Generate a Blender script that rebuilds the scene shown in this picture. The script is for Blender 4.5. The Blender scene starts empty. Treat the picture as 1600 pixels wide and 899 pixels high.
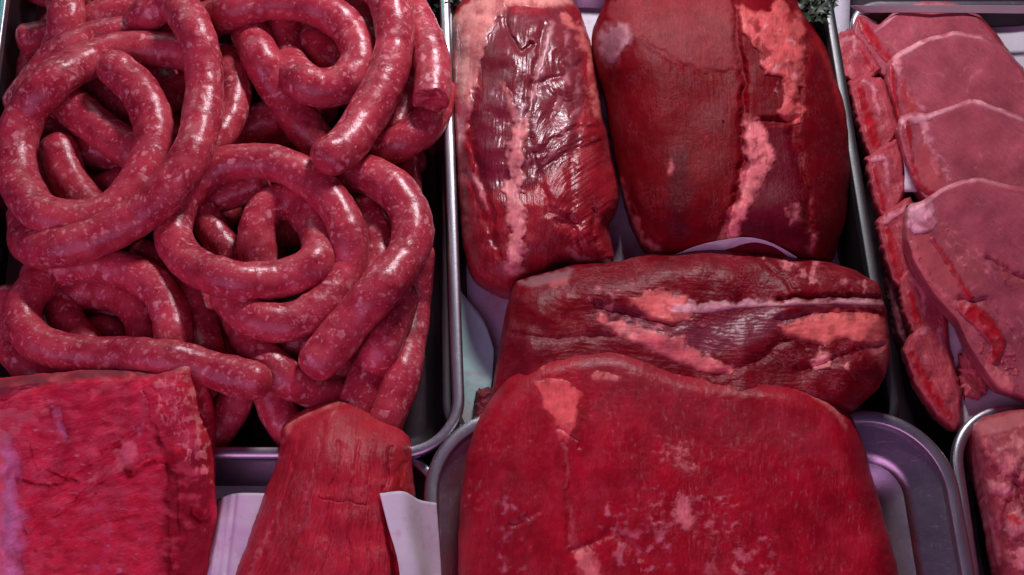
import bpy, math, random
import numpy as np

# ------------------------------------------------------------------ camera, light
scene = bpy.context.scene
COL = scene.collection
FPX, UC, VC, DIST, PITCH = 1778.0, 800.0, 449.5, 0.89, math.radians(64)
CAM = np.array([0.0, -DIST*math.cos(PITCH), DIST*math.sin(PITCH)])
FW = np.array([0, math.cos(PITCH), -math.sin(PITCH)])
UPV = np.array([0, math.sin(PITCH), math.cos(PITCH)])
cd = bpy.data.cameras.new("camera")
cam = bpy.data.objects.new("camera", cd)
COL.objects.link(cam)
cam.location = CAM
cam.rotation_euler = (math.pi/2-PITCH, 0, 0)
cd.sensor_width = 36
cd.lens = 36*FPX/1600
cd.clip_start, cd.clip_end = 0.02, 50
cd.dof.use_dof = False
scene.camera = cam

w = bpy.data.worlds.new("World")
scene.world = w
w.use_nodes = True
bg = w.node_tree.nodes["Background"]
bg.inputs[0].default_value = (0.55, 0.30, 0.85, 1)
bg.inputs[1].default_value = 0.05

def area(name, loc, target, sx, sy, power, color, spread=180):
    l = bpy.data.lights.new(name, 'AREA')
    l.shape = 'RECTANGLE'; l.size = sx; l.size_y = sy
    l.energy = power; l.color = color; l.spread = math.radians(spread)
    o = bpy.data.objects.new(name, l)
    COL.objects.link(o)
    o.location = loc
    from mathutils import Vector
    o.rotation_euler = (Vector(target)-Vector(loc)).to_track_quat('-Z', 'Y').to_euler()
    return o
area("case_lamp", (0.14, 0.74, 0.54), (0.0, 0.05, 0), 0.20, 0.05, 7.6, (1.0, 0.90, 0.98))
area("case_lamp", (-0.42, -0.80, 0.72), (-0.15, -0.1, 0), 1.6, 0.8, 7.5, (1.0, 0.46, 0.92))
area("case_lamp", (-0.45, 0.75, 0.35), (-0.1, 0.1, 0), 0.5, 0.06, 0.5, (0.30, 1.0, 0.90))

scene.view_settings.view_transform = 'Standard'
scene.view_settings.look = 'None'
scene.view_settings.exposure = 0
scene.view_settings.gamma = 1
scene.cycles.max_bounces = 8
scene.cycles.use_denoising = True

rng = random.Random(7)

# ------------------------------------------------------------------ maths helpers
def P(u, v, z):
    """the point at height z (metres) met by looking at pixel (u, v) of the 1600 px wide picture"""
    u = np.asarray(u, float); v = np.asarray(v, float); z = np.asarray(z, float)
    u, v, z = np.broadcast_arrays(u, v, z)
    dx = (u-UC)/FPX; dy = -(v-VC)/FPX
    d = FW + dx[..., None]*np.array([1., 0, 0]) + dy[..., None]*UPV
    t = (z-CAM[2])/d[..., 2]
    return CAM + d*t[..., None]

def _h(ix, iy, iz, s):
    n = (ix*73856093) ^ (iy*19349663) ^ (iz*83492791) ^ (s*2654435761)
    n = (n ^ (n >> 13))*1274126177 & 0xffffffff
    n = (n ^ (n >> 16))*2246822519 & 0xffffffff
    return ((n ^ (n >> 15)) & 0xffff)/32767.5-1.0

def noise(x, y, z=0.0, seed=0):
    x, y, z = np.broadcast_arrays(np.asarray(x, float), np.asarray(y, float), np.asarray(z, float))
    xi = np.floor(x).astype(np.int64); yi = np.floor(y).astype(np.int64); zi = np.floor(z).astype(np.int64)
    fx, fy, fz = x-xi, y-yi, z-zi
    sx, sy, sz = (f*f*f*(f*(f*6-15)+10) for f in (fx, fy, fz))
    r = 0
    for a in (0, 1):
        for b in (0, 1):
            wxy = (sx if a else 1-sx)*(sy if b else 1-sy)
            if np.ndim(z) and not z.any():
                gx = _h(xi+a, yi+b, zi, seed); gy = _h(xi+a, yi+b, zi, seed+11)
                r = r+wxy*(gx*(fx-a)+gy*(fy-b))
            else:
                for c in (0, 1):
                    gx = _h(xi+a, yi+b, zi+c, seed); gy = _h(xi+a, yi+b, zi+c, seed+11); gz = _h(xi+a, yi+b, zi+c, seed+23)
                    r = r+wxy*(sz if c else 1-sz)*(gx*(fx-a)+gy*(fy-b)+gz*(fz-c))
    return r*1.5

def fbm(x, y, seed=0, octv=4, gain=0.5):
    a, s, r = 1.0, 1.0, 0
    for k in range(octv):
        r = r+a*noise(np.asarray(x)*s+k*17.3, np.asarray(y)*s-k*9.1, 0.0, seed+k*5)
        a *= gain; s *= 2.03
    return r

def sstep(a, b, x):
    t = np.clip((x-a)/(b-a), 0, 1)
    return t*t*(3-2*t)

def catmull(pts, n, closed=False):
    p = np.array(pts, float)
    if closed:
        q = np.vstack([p[-1], p, p[0], p[1]])
        m = len(p)
    else:
        q = np.vstack([2*p[0]-p[1], p, 2*p[-1]-p[-2]])
        m = len(p)-1
    out = []
    for i in range(m):
        p0, p1, p2, p3 = q[i], q[i+1], q[i+2], q[i+3]
        t = np.linspace(0, 1, 24, endpoint=False)[:, None]
        out.append(0.5*((2*p1)+(-p0+p2)*t+(2*p0-5*p1+4*p2-p3)*t**2+(-p0+3*p1-3*p2+p3)*t**3))
    out = np.vstack(out+[(p[:1] if closed else p[-1:])])
    L = np.concatenate([[0], np.cumsum(np.linalg.norm(np.diff(out[:, :2], axis=0), axis=1))])
    s = np.linspace(0, L[-1], n+1 if closed else n)
    r = np.stack([np.interp(s, L, out[:, k]) for k in range(out.shape[1])], 1)
    return r[:-1] if closed else r

def seg_dist(u, v, pts, closed=False):
    """distance to a polyline and, if the points carry a third number, that number minus the distance"""
    pts = np.array(pts, float)
    if closed: pts = np.vstack([pts, pts[:1]])
    best = np.full(u.shape, 1e9); sd = np.full(u.shape, -1e9)
    for a, b in zip(pts[:-1], pts[1:]):
        d = b[:2]-a[:2]; L = max(d@d, 1e-9)
        t = np.clip(((u-a[0])*d[0]+(v-a[1])*d[1])/L, 0, 1)
        q = np.hypot(u-a[0]-t*d[0], v-a[1]-t*d[1])
        best = np.minimum(best, q)
        if pts.shape[1] > 2: sd = np.maximum(sd, a[2]+(b[2]-a[2])*t-q)
    return best, sd

def inside(u, v, pts):
    c = np.zeros(u.shape, bool)
    p = np.array(pts, float)
    j = len(p)-1
    for i in range(len(p)):
        if abs(p[j, 1]-p[i, 1]) > 1e-9:
            k = ((p[i, 1] > v) != (p[j, 1] > v)) & (u < (p[j, 0]-p[i, 0])*(v-p[i, 1])/(p[j, 1]-p[i, 1])+p[i, 0])
            c ^= k
        j = i
    return c

class Stroke:
    def __init__(s, pts, warp=4, ws=14, seed=1):
        s.pts = [p if len(p) > 2 else (*p, 5) for p in pts]; s.warp, s.ws, s.seed = warp, ws, seed
        a = np.array(s.pts); m = a[:, 2].max()+warp*1.5+4
        s.box = (a[:, 0].min()-m, a[:, 1].min()-m, a[:, 0].max()+m, a[:, 1].max()+m)
    def __call__(s, u, v):
        q = fbm(u/s.ws, v/s.ws, s.seed, 3, 0.5)*s.warp
        r = fbm(u/s.ws+50, v/s.ws, s.seed+3, 3)*s.warp
        return seg_dist(u+r, v+q, s.pts)[1]+q
class Poly:
    def __init__(s, pts, warp=5, ws=14, seed=1):
        s.pts, s.warp, s.ws, s.seed = pts, warp, ws, seed
        a = np.array(pts); m = warp*1.5+4
        s.box = (a[:, 0].min()-m, a[:, 1].min()-m, a[:, 0].max()+m, a[:, 1].max()+m)
    def __call__(s, u, v):
        q = fbm(u/s.ws, v/s.ws, s.seed, 3, 0.42)*s.warp*0.8
        r = fbm(u/s.ws+50, v/s.ws, s.seed+3, 3)*s.warp
        uu, vv = u+r, v+q
        d = seg_dist(uu, vv, s.pts, True)[0]
        return np.where(inside(uu, vv, s.pts), d, -d)+q*0.6
class Specks:
    """scattered small flecks inside a region"""
    def __init__(s, pts, size=12, thr=0.35, seed=5, stretch=1.0, edge=10):
        s.pts, s.size, s.thr, s.seed, s.st, s.edge = pts, size, thr, seed, stretch, edge
        a = np.array(pts); s.box = (a[:, 0].min(), a[:, 1].min(), a[:, 0].max(), a[:, 1].max())
    def __call__(s, u, v):
        d = seg_dist(u, v, s.pts, True)[0]
        d = np.where(inside(u, v, s.pts), d, -d)
        n = fbm(u/s.size, v/s.size/s.st, s.seed, 4, 0.55)
        return (n-s.thr-0.5*(1-np.clip(d/s.edge, -1, 1)))*s.size*0.9

# ------------------------------------------------------------------ object helpers
def new_mesh(name, verts, faces, mat, parent=None, attrs=None, smooth=True):
    me = bpy.data.meshes.new(name)
    verts = np.ascontiguousarray(verts, np.float32)
    if isinstance(faces, np.ndarray) and faces.ndim == 2:
        k = faces.shape[1]; nf = len(faces)
        me.vertices.add(len(verts)); me.vertices.foreach_set("co", verts.ravel())
        me.loops.add(nf*k); me.loops.foreach_set("vertex_index", faces.astype(np.int32).ravel())
        me.polygons.add(nf)
        me.polygons.foreach_set("loop_start", np.arange(0, nf*k, k, dtype=np.int32))
        me.polygons.foreach_set("loop_total", np.full(nf, k, np.int32))
    else:
        me.from_pydata(verts.tolist(), [], faces)
    me.update(calc_edges=True)
    me.validate()
    me.polygons.foreach_set("use_smooth", np.full(len(me.polygons), smooth))
    for an, (ty, data) in (attrs or {}).items():
        a = me.attributes.new(an, ty, 'POINT')
        if ty == 'FLOAT_COLOR':
            d = np.ones((len(verts), 4), np.float32); d[:, :3] = data
            a.data.foreach_set("color", d.ravel())
        elif ty == 'FLOAT_VECTOR':
            a.data.foreach_set("vector", np.ascontiguousarray(data, np.float32).ravel())
        else:
            a.data.foreach_set("value", np.ascontiguousarray(data, np.float32))
    o = bpy.data.objects.new(name, me)
    COL.objects.link(o)
    if mat: me.materials.append(mat)
    if parent: o.parent = parent
    return o

def tag(o, label=None, cat=None, group=None, kind=None):
    if label: o["label"] = label
    if cat: o["category"] = cat
    if group: o["group"] = group
    if kind: o["kind"] = kind
    return o

def empty(name, loc):
    o = bpy.data.objects.new(name, None)
    o.empty_display_size = 0.02
    COL.objects.link(o)
    o.location = loc
    bpy.context.view_layer.update()
    return o

def adopt(o, root):
    o.parent = root
    o.matrix_parent_inverse = root.matrix_world.inverted()

def grid_faces(nr, nc, wrap):
    i, j = np.meshgrid(np.arange(nr-1), np.arange(nc if wrap else nc-1), indexing='ij')
    j2 = (j+1) % nc
    return np.stack([i*nc+j, i*nc+j2, (i+1)*nc+j2, (i+1)*nc+j], -1).reshape(-1, 4)

# ------------------------------------------------------------------ materials
class NT:
    def __init__(s, name):
        s.m = bpy.data.materials.new(name); s.m.use_nodes = True
        s.t = s.m.node_tree; s.b = s.t.nodes["Principled BSDF"]
    def n(s, ty, **kw):
        x = s.t.nodes.new(ty)
        for k, v in kw.items():
            if k.startswith('i_'):
                x.inputs[k[2:].replace('_', ' ')].default_value = v
            else: setattr(x, k, v)
        return x
    def l(s, a, b): s.t.links.new(a, b)
    def math(s, op, a, b=None, c=None):
        x = s.n('ShaderNodeMath', operation=op)
        for i, q in enumerate((a, b, c)):
            if q is None: continue
            if isinstance(q, (int, float)): x.inputs[i].default_value = q
            else: s.l(q, x.inputs[i])
        return x.outputs[0]
    def mix(s, f, a, b, blend='MIX'):
        x = s.n('ShaderNodeMix', data_type='RGBA', blend_type=blend)
        for i, q in ((0, f), (6, a), (7, b)):
            if isinstance(q, (int, float)): x.inputs[i].default_value = q
            elif isinstance(q, tuple): x.inputs[i].default_value = (*q, 1)
            else: s.l(q, x.inputs[i])
        return x.outputs[2]
    def ramp(s, f, stops, interp='LINEAR'):
        x = s.n('ShaderNodeValToRGB'); x.color_ramp.interpolation = interp
        e = x.color_ramp.elements
        while len(e) < len(stops): e.new(0.5)
        for k, (p, c) in enumerate(stops):
            e[k].position = p; e[k].color = (*c, 1) if isinstance(c, tuple) else (c, c, c, 1)
        s.l(f, x.inputs[0]); return x.outputs[0]
    def noise(s, vec, scale, detail=4, rough=0.55, dist=0.0):
        x = s.n('ShaderNodeTexNoise'); x.inputs['Scale'].default_value = scale
        x.inputs['Detail'].default_value = detail; x.inputs['Roughness'].default_value = rough
        x.inputs['Distortion'].default_value = dist
        s.l(vec, x.inputs['Vector']); return x.outputs['Fac']
    def bump(s, h, strength, dist, normal=None):
        x = s.n('ShaderNodeBump'); x.inputs['Strength'].default_value = strength
        if isinstance(dist, (int, float)): x.inputs['Distance'].default_value = dist
        s.l(h, x.inputs['Height'])
        if normal: s.l(normal, x.inputs['Normal'])
        return x.outputs[0]
    def set(s, **kw):
        for k, v in kw.items():
            k = k.replace('_', ' ')
            if isinstance(v, (int, float, tuple)): s.b.inputs[k].default_value = v
            else: s.l(v, s.b.inputs[k])

def meat_material(name, sss=0.12):
    """colour, roughness and fibre direction come from the piece itself; the nodes add fibre grain and moisture"""
    k = NT(name)
    col = k.n('ShaderNodeAttribute', attribute_name='tone').outputs['Color']
    flow = k.n('ShaderNodeAttribute', attribute_name='flow').outputs['Vector']
    pr = k.n('ShaderNodeSeparateXYZ'); k.l(k.n('ShaderNodeAttribute', attribute_name='surface').outputs['Vector'], pr.inputs[0])
    rough, fib, vein = pr.outputs
    mp = k.n('ShaderNodeMapping'); mp.inputs['Scale'].default_value = (0.10, 1.0, 1.0)
    k.l(flow, mp.inputs[0]); fv = mp.outputs[0]
    mp2 = k.n('ShaderNodeMapping'); mp2.inputs['Scale'].default_value = (0.35, 1.0, 1.0)
    k.l(flow, mp2.inputs[0])
    f1 = k.noise(fv, 1.1, 5, 0.65, 0.4)
    f2 = k.noise(mp2.outputs[0], 2.2, 4, 0.6)
    blot = k.noise(flow, 0.09, 4, 0.6)
    lo = k.math('MULTIPLY', k.math('SUBTRACT', f1, 0.5), fib)
    g = k.math('ADD', 1.0, k.math('MULTIPLY', lo, 1.6))
    g = k.math('MULTIPLY', g, k.math('ADD', 0.72, k.math('MULTIPLY', blot, 0.56)))
    gv = k.n('ShaderNodeCombineXYZ')
    for i in range(3): k.l(g, gv.inputs[i])
    c = k.mix(1.0, col, gv.outputs[0], 'MULTIPLY')
    # hair-thin pale connective threads
    vm = k.noise(mp2.outputs[0], 0.42, 5, 0.7, 0.9)
    th = k.ramp(k.math('ABSOLUTE', k.math('SUBTRACT', vm, 0.5)), [(0.0, 1.0), (0.012, 0.35), (0.03, 0.0)])
    msk = k.ramp(k.noise(flow, 0.06, 3, 0.5), [(0.45, 0.0), (0.6, 1.0)])
    tf = k.math('MULTIPLY', k.math('MULTIPLY', th, msk), k.math('MULTIPLY', vein, 0.55))
    c = k.mix(tf, c, (0.62, 0.22, 0.24))
    sp = k.ramp(k.noise(flow, 1.3, 2, 0.5), [(0.69, 0.0), (0.75, 1.0)])
    c = k.mix(k.math('MULTIPLY', sp, k.math('MULTIPLY', vein, 0.12)), c, (0.55, 0.16, 0.18))
    k.set(Base_Color=c)
    r = k.math('ADD', rough, k.math('MULTIPLY', k.math('SUBTRACT', k.noise(flow, 0.35, 4, 0.6), 0.5), 0.35))
    spec = k.math('MAXIMUM', k.math('MULTIPLY_ADD', rough, -2.1, 0.98), 0.06)
    k.set(Roughness=r, Specular_IOR_Level=spec, Subsurface_Weight=sss, Subsurface_Scale=0.004,
          Subsurface_Radius=(1.0, 0.25, 0.2))
    h = k.math('ADD', k.math('MULTIPLY', f1, fib), k.math('MULTIPLY', k.math('MULTIPLY', f2, fib), 0.5))
    h2 = k.noise(flow, 0.55, 3, 0.5)
    b1 = k.bump(h, 0.5, 0.0005)
    b2 = k.bump(h2, 0.25, 0.0007, b1)
    k.set(Normal=b2)
    return k.m

M_MEAT = meat_material("meat_surface")

def sausage_material():
    k = NT("sausage_casing")
    vec = k.n('ShaderNodeTexCoord').outputs['Object']
    oi = k.n('ShaderNodeObjectInfo').outputs['Random']
    add = k.n('ShaderNodeVectorMath', operation='ADD'); k.l(vec, add.inputs[0])
    cx = k.n('ShaderNodeCombineXYZ'); k.l(k.math('MULTIPLY', oi, 7.0), cx.inputs[0]); k.l(cx.outputs[0], add.inputs[1])
    v0 = add.outputs[0]
    wn = k.n('ShaderNodeTexNoise'); wn.inputs['Scale'].default_value = 150; wn.inputs['Detail'].default_value = 2
    k.l(v0, wn.inputs['Vector'])
    sc = k.n('ShaderNodeVectorMath', operation='MULTIPLY_ADD'); k.l(wn.outputs['Color'], sc.inputs[0])
    sc.inputs[1].default_value = (0.011, 0.011, 0.011); k.l(v0, sc.inputs[2])
    v = sc.outputs[0]
    # fat flecks of two sizes, ragged
    def flecks(scale, lo, hi, seed):
        vo = k.n('ShaderNodeTexVoronoi'); vo.inputs['Scale'].default_value = scale
        k.l(v, vo.inputs['Vector'])
        rnd = k.n('ShaderNodeSeparateColor'); k.l(vo.outputs['Color'], rnd.inputs[0])
        pick = k.ramp(rnd.outputs[0], [(0.25, 0.0), (0.95, 1.0)])
        size = k.math('ADD', k.math('MULTIPLY', pick, 0.44), -0.04)
        d = k.math('SUBTRACT', size, vo.outputs['Distance'])
        return k.ramp(k.math('ADD', k.math('MULTIPLY', d, 3.8), 0.5), [(lo, 0.0), (hi, 1.0)])
    fa = flecks(135, 0.10, 1.1, 0)
    fb = flecks(250, 0.1, 1.0, 1)
    fc = flecks(430, 0.1, 0.9, 2)
    soft = k.ramp(k.noise(v0, 95, 4, 0.6), [(0.42, 0.0), (0.72, 1.0)])
    deep = k.ramp(k.noise(v0, 38, 3, 0.6), [(0.35, 0.0), (0.68, 1.0)])
    base = k.mix(deep, (0.29, 0.012, 0.032), (0.52, 0.046, 0.072))
    base = k.mix(k.math('MULTIPLY', soft, 0.55), base, (0.56, 0.115, 0.135))
    base = k.mix(k.math('MULTIPLY', fc, 0.40), base, (0.66, 0.18, 0.20))
    c = k.mix(k.math('MULTIPLY', fb, 0.60), base, (0.72, 0.26, 0.28))
    c = k.mix(k.math('MULTIPLY', k.math('MULTIPLY', fa, k.ramp(k.noise(v0, 60, 3, 0.6), [(0.35, 0.25), (0.65, 1.0)])), 0.80), c, (0.80, 0.38, 0.39))
    grit = k.ramp(k.noise(v0, 700, 2, 0.5), [(0.66, 0.0), (0.74, 1.0)])
    c = k.mix(k.math('MULTIPLY', grit, 0.25), c, (0.10, 0.01, 0.02))
    k.set(Base_Color=c, Roughness=k.math('ADD', 0.25, k.math('MULTIPLY', k.noise(v0, 60, 4, 0.6), 0.10)),
          Subsurface_Weight=0.15, Subsurface_Scale=0.004, Subsurface_Radius=(1.0, 0.3, 0.25),
          Specular_IOR_Level=0.42, Coat_Weight=0.0, Coat_Roughness=0.16)
    h = k.math('ADD', k.math('MULTIPLY', fa, 0.5), k.noise(v0, 170, 3, 0.6))
    b1 = k.bump(h, 0.4, 0.0005)
    b2 = k.bump(k.noise(v0, 420, 3, 0.65), 0.5, 0.0005, b1)
    k.set(Normal=b2)
    k.l(b1, k.b.inputs['Coat Normal'])
    return k.m
M_SAUS = sausage_material()

def steel_material(name, base, rough=0.28):
    k = NT(name)
    vec = k.n('ShaderNodeTexCoord').outputs['Object']
    mp = k.n('ShaderNodeMapping'); mp.inputs['Scale'].default_value = (1, 14, 8); mp.inputs['Rotation'].default_value = (0, 0, 0.5)
    k.l(vec, mp.inputs[0])
    mp3 = k.n('ShaderNodeMapping'); mp3.inputs['Scale'].default_value = (18, 1, 8); mp3.inputs['Rotation'].default_value = (0, 0, 0.3)
    k.l(vec, mp3.inputs[0])
    s1 = k.noise(mp.outputs[0], 60, 6, 0.7)
    s2 = k.noise(mp3.outputs[0], 45, 6, 0.7)
    bl = k.noise(vec, 28, 6, 0.7)
    sc = k.ramp(k.math('MAXIMUM', s1, s2), [(0.60, 0.0), (0.72, 1.0)])
    c = k.mix(k.math('MULTIPLY', bl, 0.8), base, tuple(x*0.55 for x in base))
    c = k.mix(k.math('MULTIPLY', sc, 0.35), c, tuple(min(1, x*1.5) for x in base))
    r = k.math('ADD', rough-0.08, k.math('ADD', k.math('MULTIPLY', bl, 0.22), k.math('MULTIPLY', sc, 0.12)))
    b1 = k.bump(s1, 0.10, 0.0005)
    b2 = k.bump(k.noise(vec, 220, 4, 0.7), 0.18, 0.0005, b1)
    k.set(Base_Color=c, Metallic=1.0, Roughness=r, Normal=b2)
    return k.m
M_STEEL = steel_material("brushed_steel", (0.60, 0.60, 0.65), 0.36)
M_DARKPAN = steel_material('shade_dark_steel', (0.10, 0.075, 0.09), 0.40)  # base darkened to hold the gap shade and the red meat's reflection
M_PAN = steel_material("worn_steel", (0.60, 0.56, 0.62), 0.27)

def paper_material(name, colr):
    k = NT(name)
    vec = k.n('ShaderNodeTexCoord').outputs['Object']
    n1 = k.noise(vec, 30, 5, 0.6)
    st = k.ramp(k.noise(vec, 34, 5, 0.65), [(0.54, 0.0), (0.66, 1.0)])
    c = k.mix(n1, colr, tuple(x*0.86 for x in colr))
    c = k.mix(k.math('MULTIPLY', st, 0.45), c, (0.50, 0.12, 0.17))
    b = k.bump(n1, 0.35, 0.003)
    k.set(Base_Color=c, Roughness=0.55, Normal=k.bump(k.noise(vec, 900, 2, 0.5), 0.1, 0.0003, b),
          Subsurface_Weight=0.05)
    return k.m
M_PAPER = paper_material("butcher_paper", (0.60, 0.58, 0.66))
M_PAPER2 = paper_material("white_paper", (0.70, 0.68, 0.72))
M_CYAN_LIT = paper_material("cyan_lit_paper", (0.42, 0.72, 0.66))  # liner paper with the cyan light put into its colour
def flat_material(name, colr, rough=0.6):
    k = NT(name)
    vec = k.n('ShaderNodeTexCoord').outputs['Object']
    n1 = k.noise(vec, 60, 5, 0.6)
    k.set(Base_Color=k.mix(n1, tuple(x*0.6 for x in colr), colr), Roughness=rough, Normal=k.bump(n1, 0.3, 0.001))
    return k.m
M_COUNTER = flat_material("counter_top", (0.035, 0.02, 0.03), 0.4)
M_LEAF = flat_material("parsley_leaf", (0.014, 0.035, 0.010), 0.5)

# ------------------------------------------------------------------ counter
s = 2.0
tag(new_mesh("counter", [(-s, -s, -0.066), (s, -s, -0.066), (s, s, -0.066), (-s, s, -0.066)], [(0, 1, 2, 3)], M_COUNTER, smooth=False), kind='structure')

# ------------------------------------------------------------------ trays
def rrect(c4, r, inset, n=14):
    """rounded outline of a four-cornered tray, INSET metres inside its edge (corners counter-clockwise)"""
    c4 = [np.array(c[:2]) for c in c4]
    out = []
    N = len(c4)
    ins = []
    for i in range(N):
        a, b, c = c4[i-1], c4[i], c4[(i+1) % N]
        d1 = (b-a)/np.linalg.norm(b-a); d2 = (c-b)/np.linalg.norm(c-b)
        n1 = np.array([-d1[1], d1[0]]); n2 = np.array([-d2[1], d2[0]])
        bis = n1+n2; bis = bis/np.dot(bis, n1)
        ins.append(b+bis*inset)
    rr = max(r-inset, 0.006)
    for i in range(N):
        a, b, c = ins[i-1], ins[i], ins[(i+1) % N]
        d1 = (b-a)/np.linalg.norm(b-a); d2 = (c-b)/np.linalg.norm(c-b)
        n1 = np.array([-d1[1], d1[0]]); n2 = np.array([-d2[1], d2[0]])
        turn = math.acos(max(-1, min(1, float(d1@d2))))
        tl = rr*math.tan(turn/2)
        cen = b-d1*tl+n1*rr
        for k in range(n):
            t = k/(n-1)
            m = -n1*(math.sin((1-t)*turn)/math.sin(turn))-n2*(math.sin(t*turn)/math.sin(turn))
            out.append(cen+m/np.linalg.norm(m)*rr)
    return out

M_DULL = steel_material('scratched_steel', (0.16, 0.17, 0.17), 0.45)
def tray(px_corners, z, r, depth, label, pan=None, rimmat=None, rim=0.008, lip=0.007, slope=0.010, cove=0.014, group=None):
    c4 = [P(u, v, z) for u, v in px_corners]           # bottom-left, bottom-right, top-right, top-left
    prof = [(0.0016, -lip), (0.0, -lip+0.0006), (0.0, -0.0022), (0.0008, -0.0008), (0.0022, 0.0)]
    prof += [(rim*0.45, 0.0002), (rim*0.86, 0.0), (rim*0.96, -0.0006), (rim, -0.0020)]
    wall0, wall1 = (rim+0.0008, -0.006), (rim+slope, -depth+cove)
    for t in (0, 0.3, 0.7, 1.0):
        prof.append((wall0[0]+(wall1[0]-wall0[0])*t, wall0[1]+(wall1[1]-wall0[1])*t))
    for a in (20, 40, 60, 80, 90):
        a = math.radians(a)
        prof.append((wall1[0]+cove*(1-math.cos(a)), -depth+cove*(1-math.sin(a))))
    prof += [(wall1[0]+cove+0.002, -depth), (wall1[0]+cove+0.012, -depth), (wall1[0]+cove+0.03, -depth)]
    # outside wall under the rim, drawn from the lip inwards and down
    outer = [(rim-0.001, -0.004), (rim-0.0004, -0.012), (rim+slope-0.001, -depth+cove), (rim+slope+cove, -depth-0.0012)]
    root = empty("steel_tray", ((c4[0]+c4[2])/2))
    tag(root, label, "tray", group)
    def sweep(pr, name):
        V = []; n = 14
        for ins, dz in pr:
            ring = rrect(c4, r, ins, n)
            V += [(x, y, z+dz) for x, y in ring]
        m = 4*n
        F = [tuple(f) for f in grid_faces(len(pr), m, True)]
        return V, F, m
    V, F, m = sweep(prof[:10], "rim")
    a = new_mesh("rim", V, F, rimmat or M_STEEL); adopt(a, root)
    V, F, m = sweep(prof[9:], "pan")
    L = len(V)-m
    F.append(tuple(range(L, L+m)))
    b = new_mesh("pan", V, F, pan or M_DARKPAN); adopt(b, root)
    V, F, m = sweep(outer, "underside")
    cc = new_mesh("underside", V, F, M_STEEL); adopt(cc, root)
    return root

TG = "stainless steel display trays"
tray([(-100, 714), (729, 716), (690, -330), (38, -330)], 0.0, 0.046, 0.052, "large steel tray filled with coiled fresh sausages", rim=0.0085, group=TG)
tray([(-120, 1300), (745, 1300), (688, 700), (-60, 700)], -0.008, 0.044, 0.050, "steel tray under the fillet end and the big pale red chunk", pan=M_PAN, group=TG)
tray([(690, 705), (1420, 700), (1292, -60), (692, -60)], -0.010, 0.040, 0.040, "paper lined steel tray holding the two upright roasts", rimmat=M_DULL, rim=0.009, group=TG)
tray([(655, 1300), (1600, 1300), (1478, 640), (664, 640)], 0.004, 0.062, 0.044, "deep rounded steel tray under the widest red slab", rim=0.010, slope=0.026, cove=0.030, pan=M_PAN, group=TG)
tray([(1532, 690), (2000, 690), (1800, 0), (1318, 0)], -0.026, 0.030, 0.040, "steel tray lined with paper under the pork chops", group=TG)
tray([(1570, 1300), (2200, 1300), (2050, 632), (1476, 632)], 0.0, 0.050, 0.050, "steel tray with a pale marbled pork joint inside", group=TG)

# ------------------------------------------------------------------ papers
def sheet(name, pts, label, mat, lift=0.0, curl=0.002, seed=3, cat="paper", n=40, group=None, folds=()):
    """a thin sheet from a four-sided patch: pts = rows of (u, v, z mm)"""
    g = np.array(pts, float)                           # rows x cols x 3
    R, Cn = g.shape[:2]
    cols = np.stack([catmull(g[:, j], n) for j in range(Cn)], 1) if R > 2 else np.stack([np.linspace(g[0, j], g[1, j], n) for j in range(Cn)], 1)
    full = np.stack([(catmull(cols[i], n) if Cn > 2 else np.linspace(cols[i, 0], cols[i, 1], n)) for i in range(n)], 0)
    u, v, z = full[..., 0], full[..., 1], full[..., 2]/1000
    e = fbm(u/90, v/90, seed, 3)*curl
    for (a, b, wd, hh) in folds:
        d = seg_dist(u, v, [a, b])[0]
        e = e+hh*np.exp(-(d/wd)**2)
    p = P(u, v, z+e+lift).reshape(-1, 3)
    q = p.copy(); q[:, 2] -= 0.00025
    F = grid_faces(n, n, False)
    idx = np.arange(n*n).reshape(n, n)
    bd = np.concatenate([idx[0, :], idx[1:, -1], idx[-1, -2::-1], idx[-2:0:-1, 0]])
    nx = np.roll(bd, -1)
    side = np.stack([bd, nx, nx+n*n, bd+n*n], 1)
    F = np.vstack([F, F[:, ::-1]+n*n, side[:, ::-1]])
    o = new_mesh(name, np.vstack([p, q]), F, mat)
    return tag(o, label, cat, group)

sheet("liner_paper", [[(700, -80, -40), (1000, -80, -44), (1330, -80, -40)], [(722, 200, -36), (1000, 200, -46), (1330, 260, -38)],
                      [(735, 680, -34), (1020, 700, -46), (1400, 690, -38)]], "lavender butcher paper lining the tray beneath both upright roasts", M_PAPER)
sheet("liner_paper", [[(720, 455, -24), (755, 500, -24), (772, 545, -25)], [(720, 560, -24), (750, 590, -24), (768, 600, -25)],  # added sheet standing for cyan light, not a piece of the liner
                      [(722, 690, -24), (742, 685, -24), (752, 670, -25)]], "added tinted sheet for cyan light on the liner beside the sausage tray rim", M_CYAN_LIT, n=24, curl=0.001)  # added sheet: its colour stands for cyan light falling on the liner
sheet("wrapping_paper", [[(1050, 400, 20), (1090, 384, 28), (1130, 375, 33), (1165, 371, 35), (1195, 376, 34), (1220, 387, 29), (1245, 402, 24)], [(1050, 412, 2), (1090, 410, 3), (1130, 410, 4), (1165, 410, 4), (1195, 410, 4), (1220, 410, 3), (1245, 412, 2)]],
      "curved white paper edge standing up behind the sinewy beef slab", M_PAPER2, n=30, curl=0.0005)
sheet("wrapping_paper", [[(340, 780, -10), (370, 771, 0), (425, 771, 0)], [(325, 850, -16), (365, 850, -6), (420, 850, -6)], [(315, 960, -20), (360, 960, -12), (420, 960, -12)]],
      "folded white paper between the marbled chunk and the fillet", M_PAPER2, n=40, curl=0.002, folds=[((350, 770), (330, 900), 5, 0.004), ((368, 770), (352, 900), 3, -0.003)])
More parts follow.
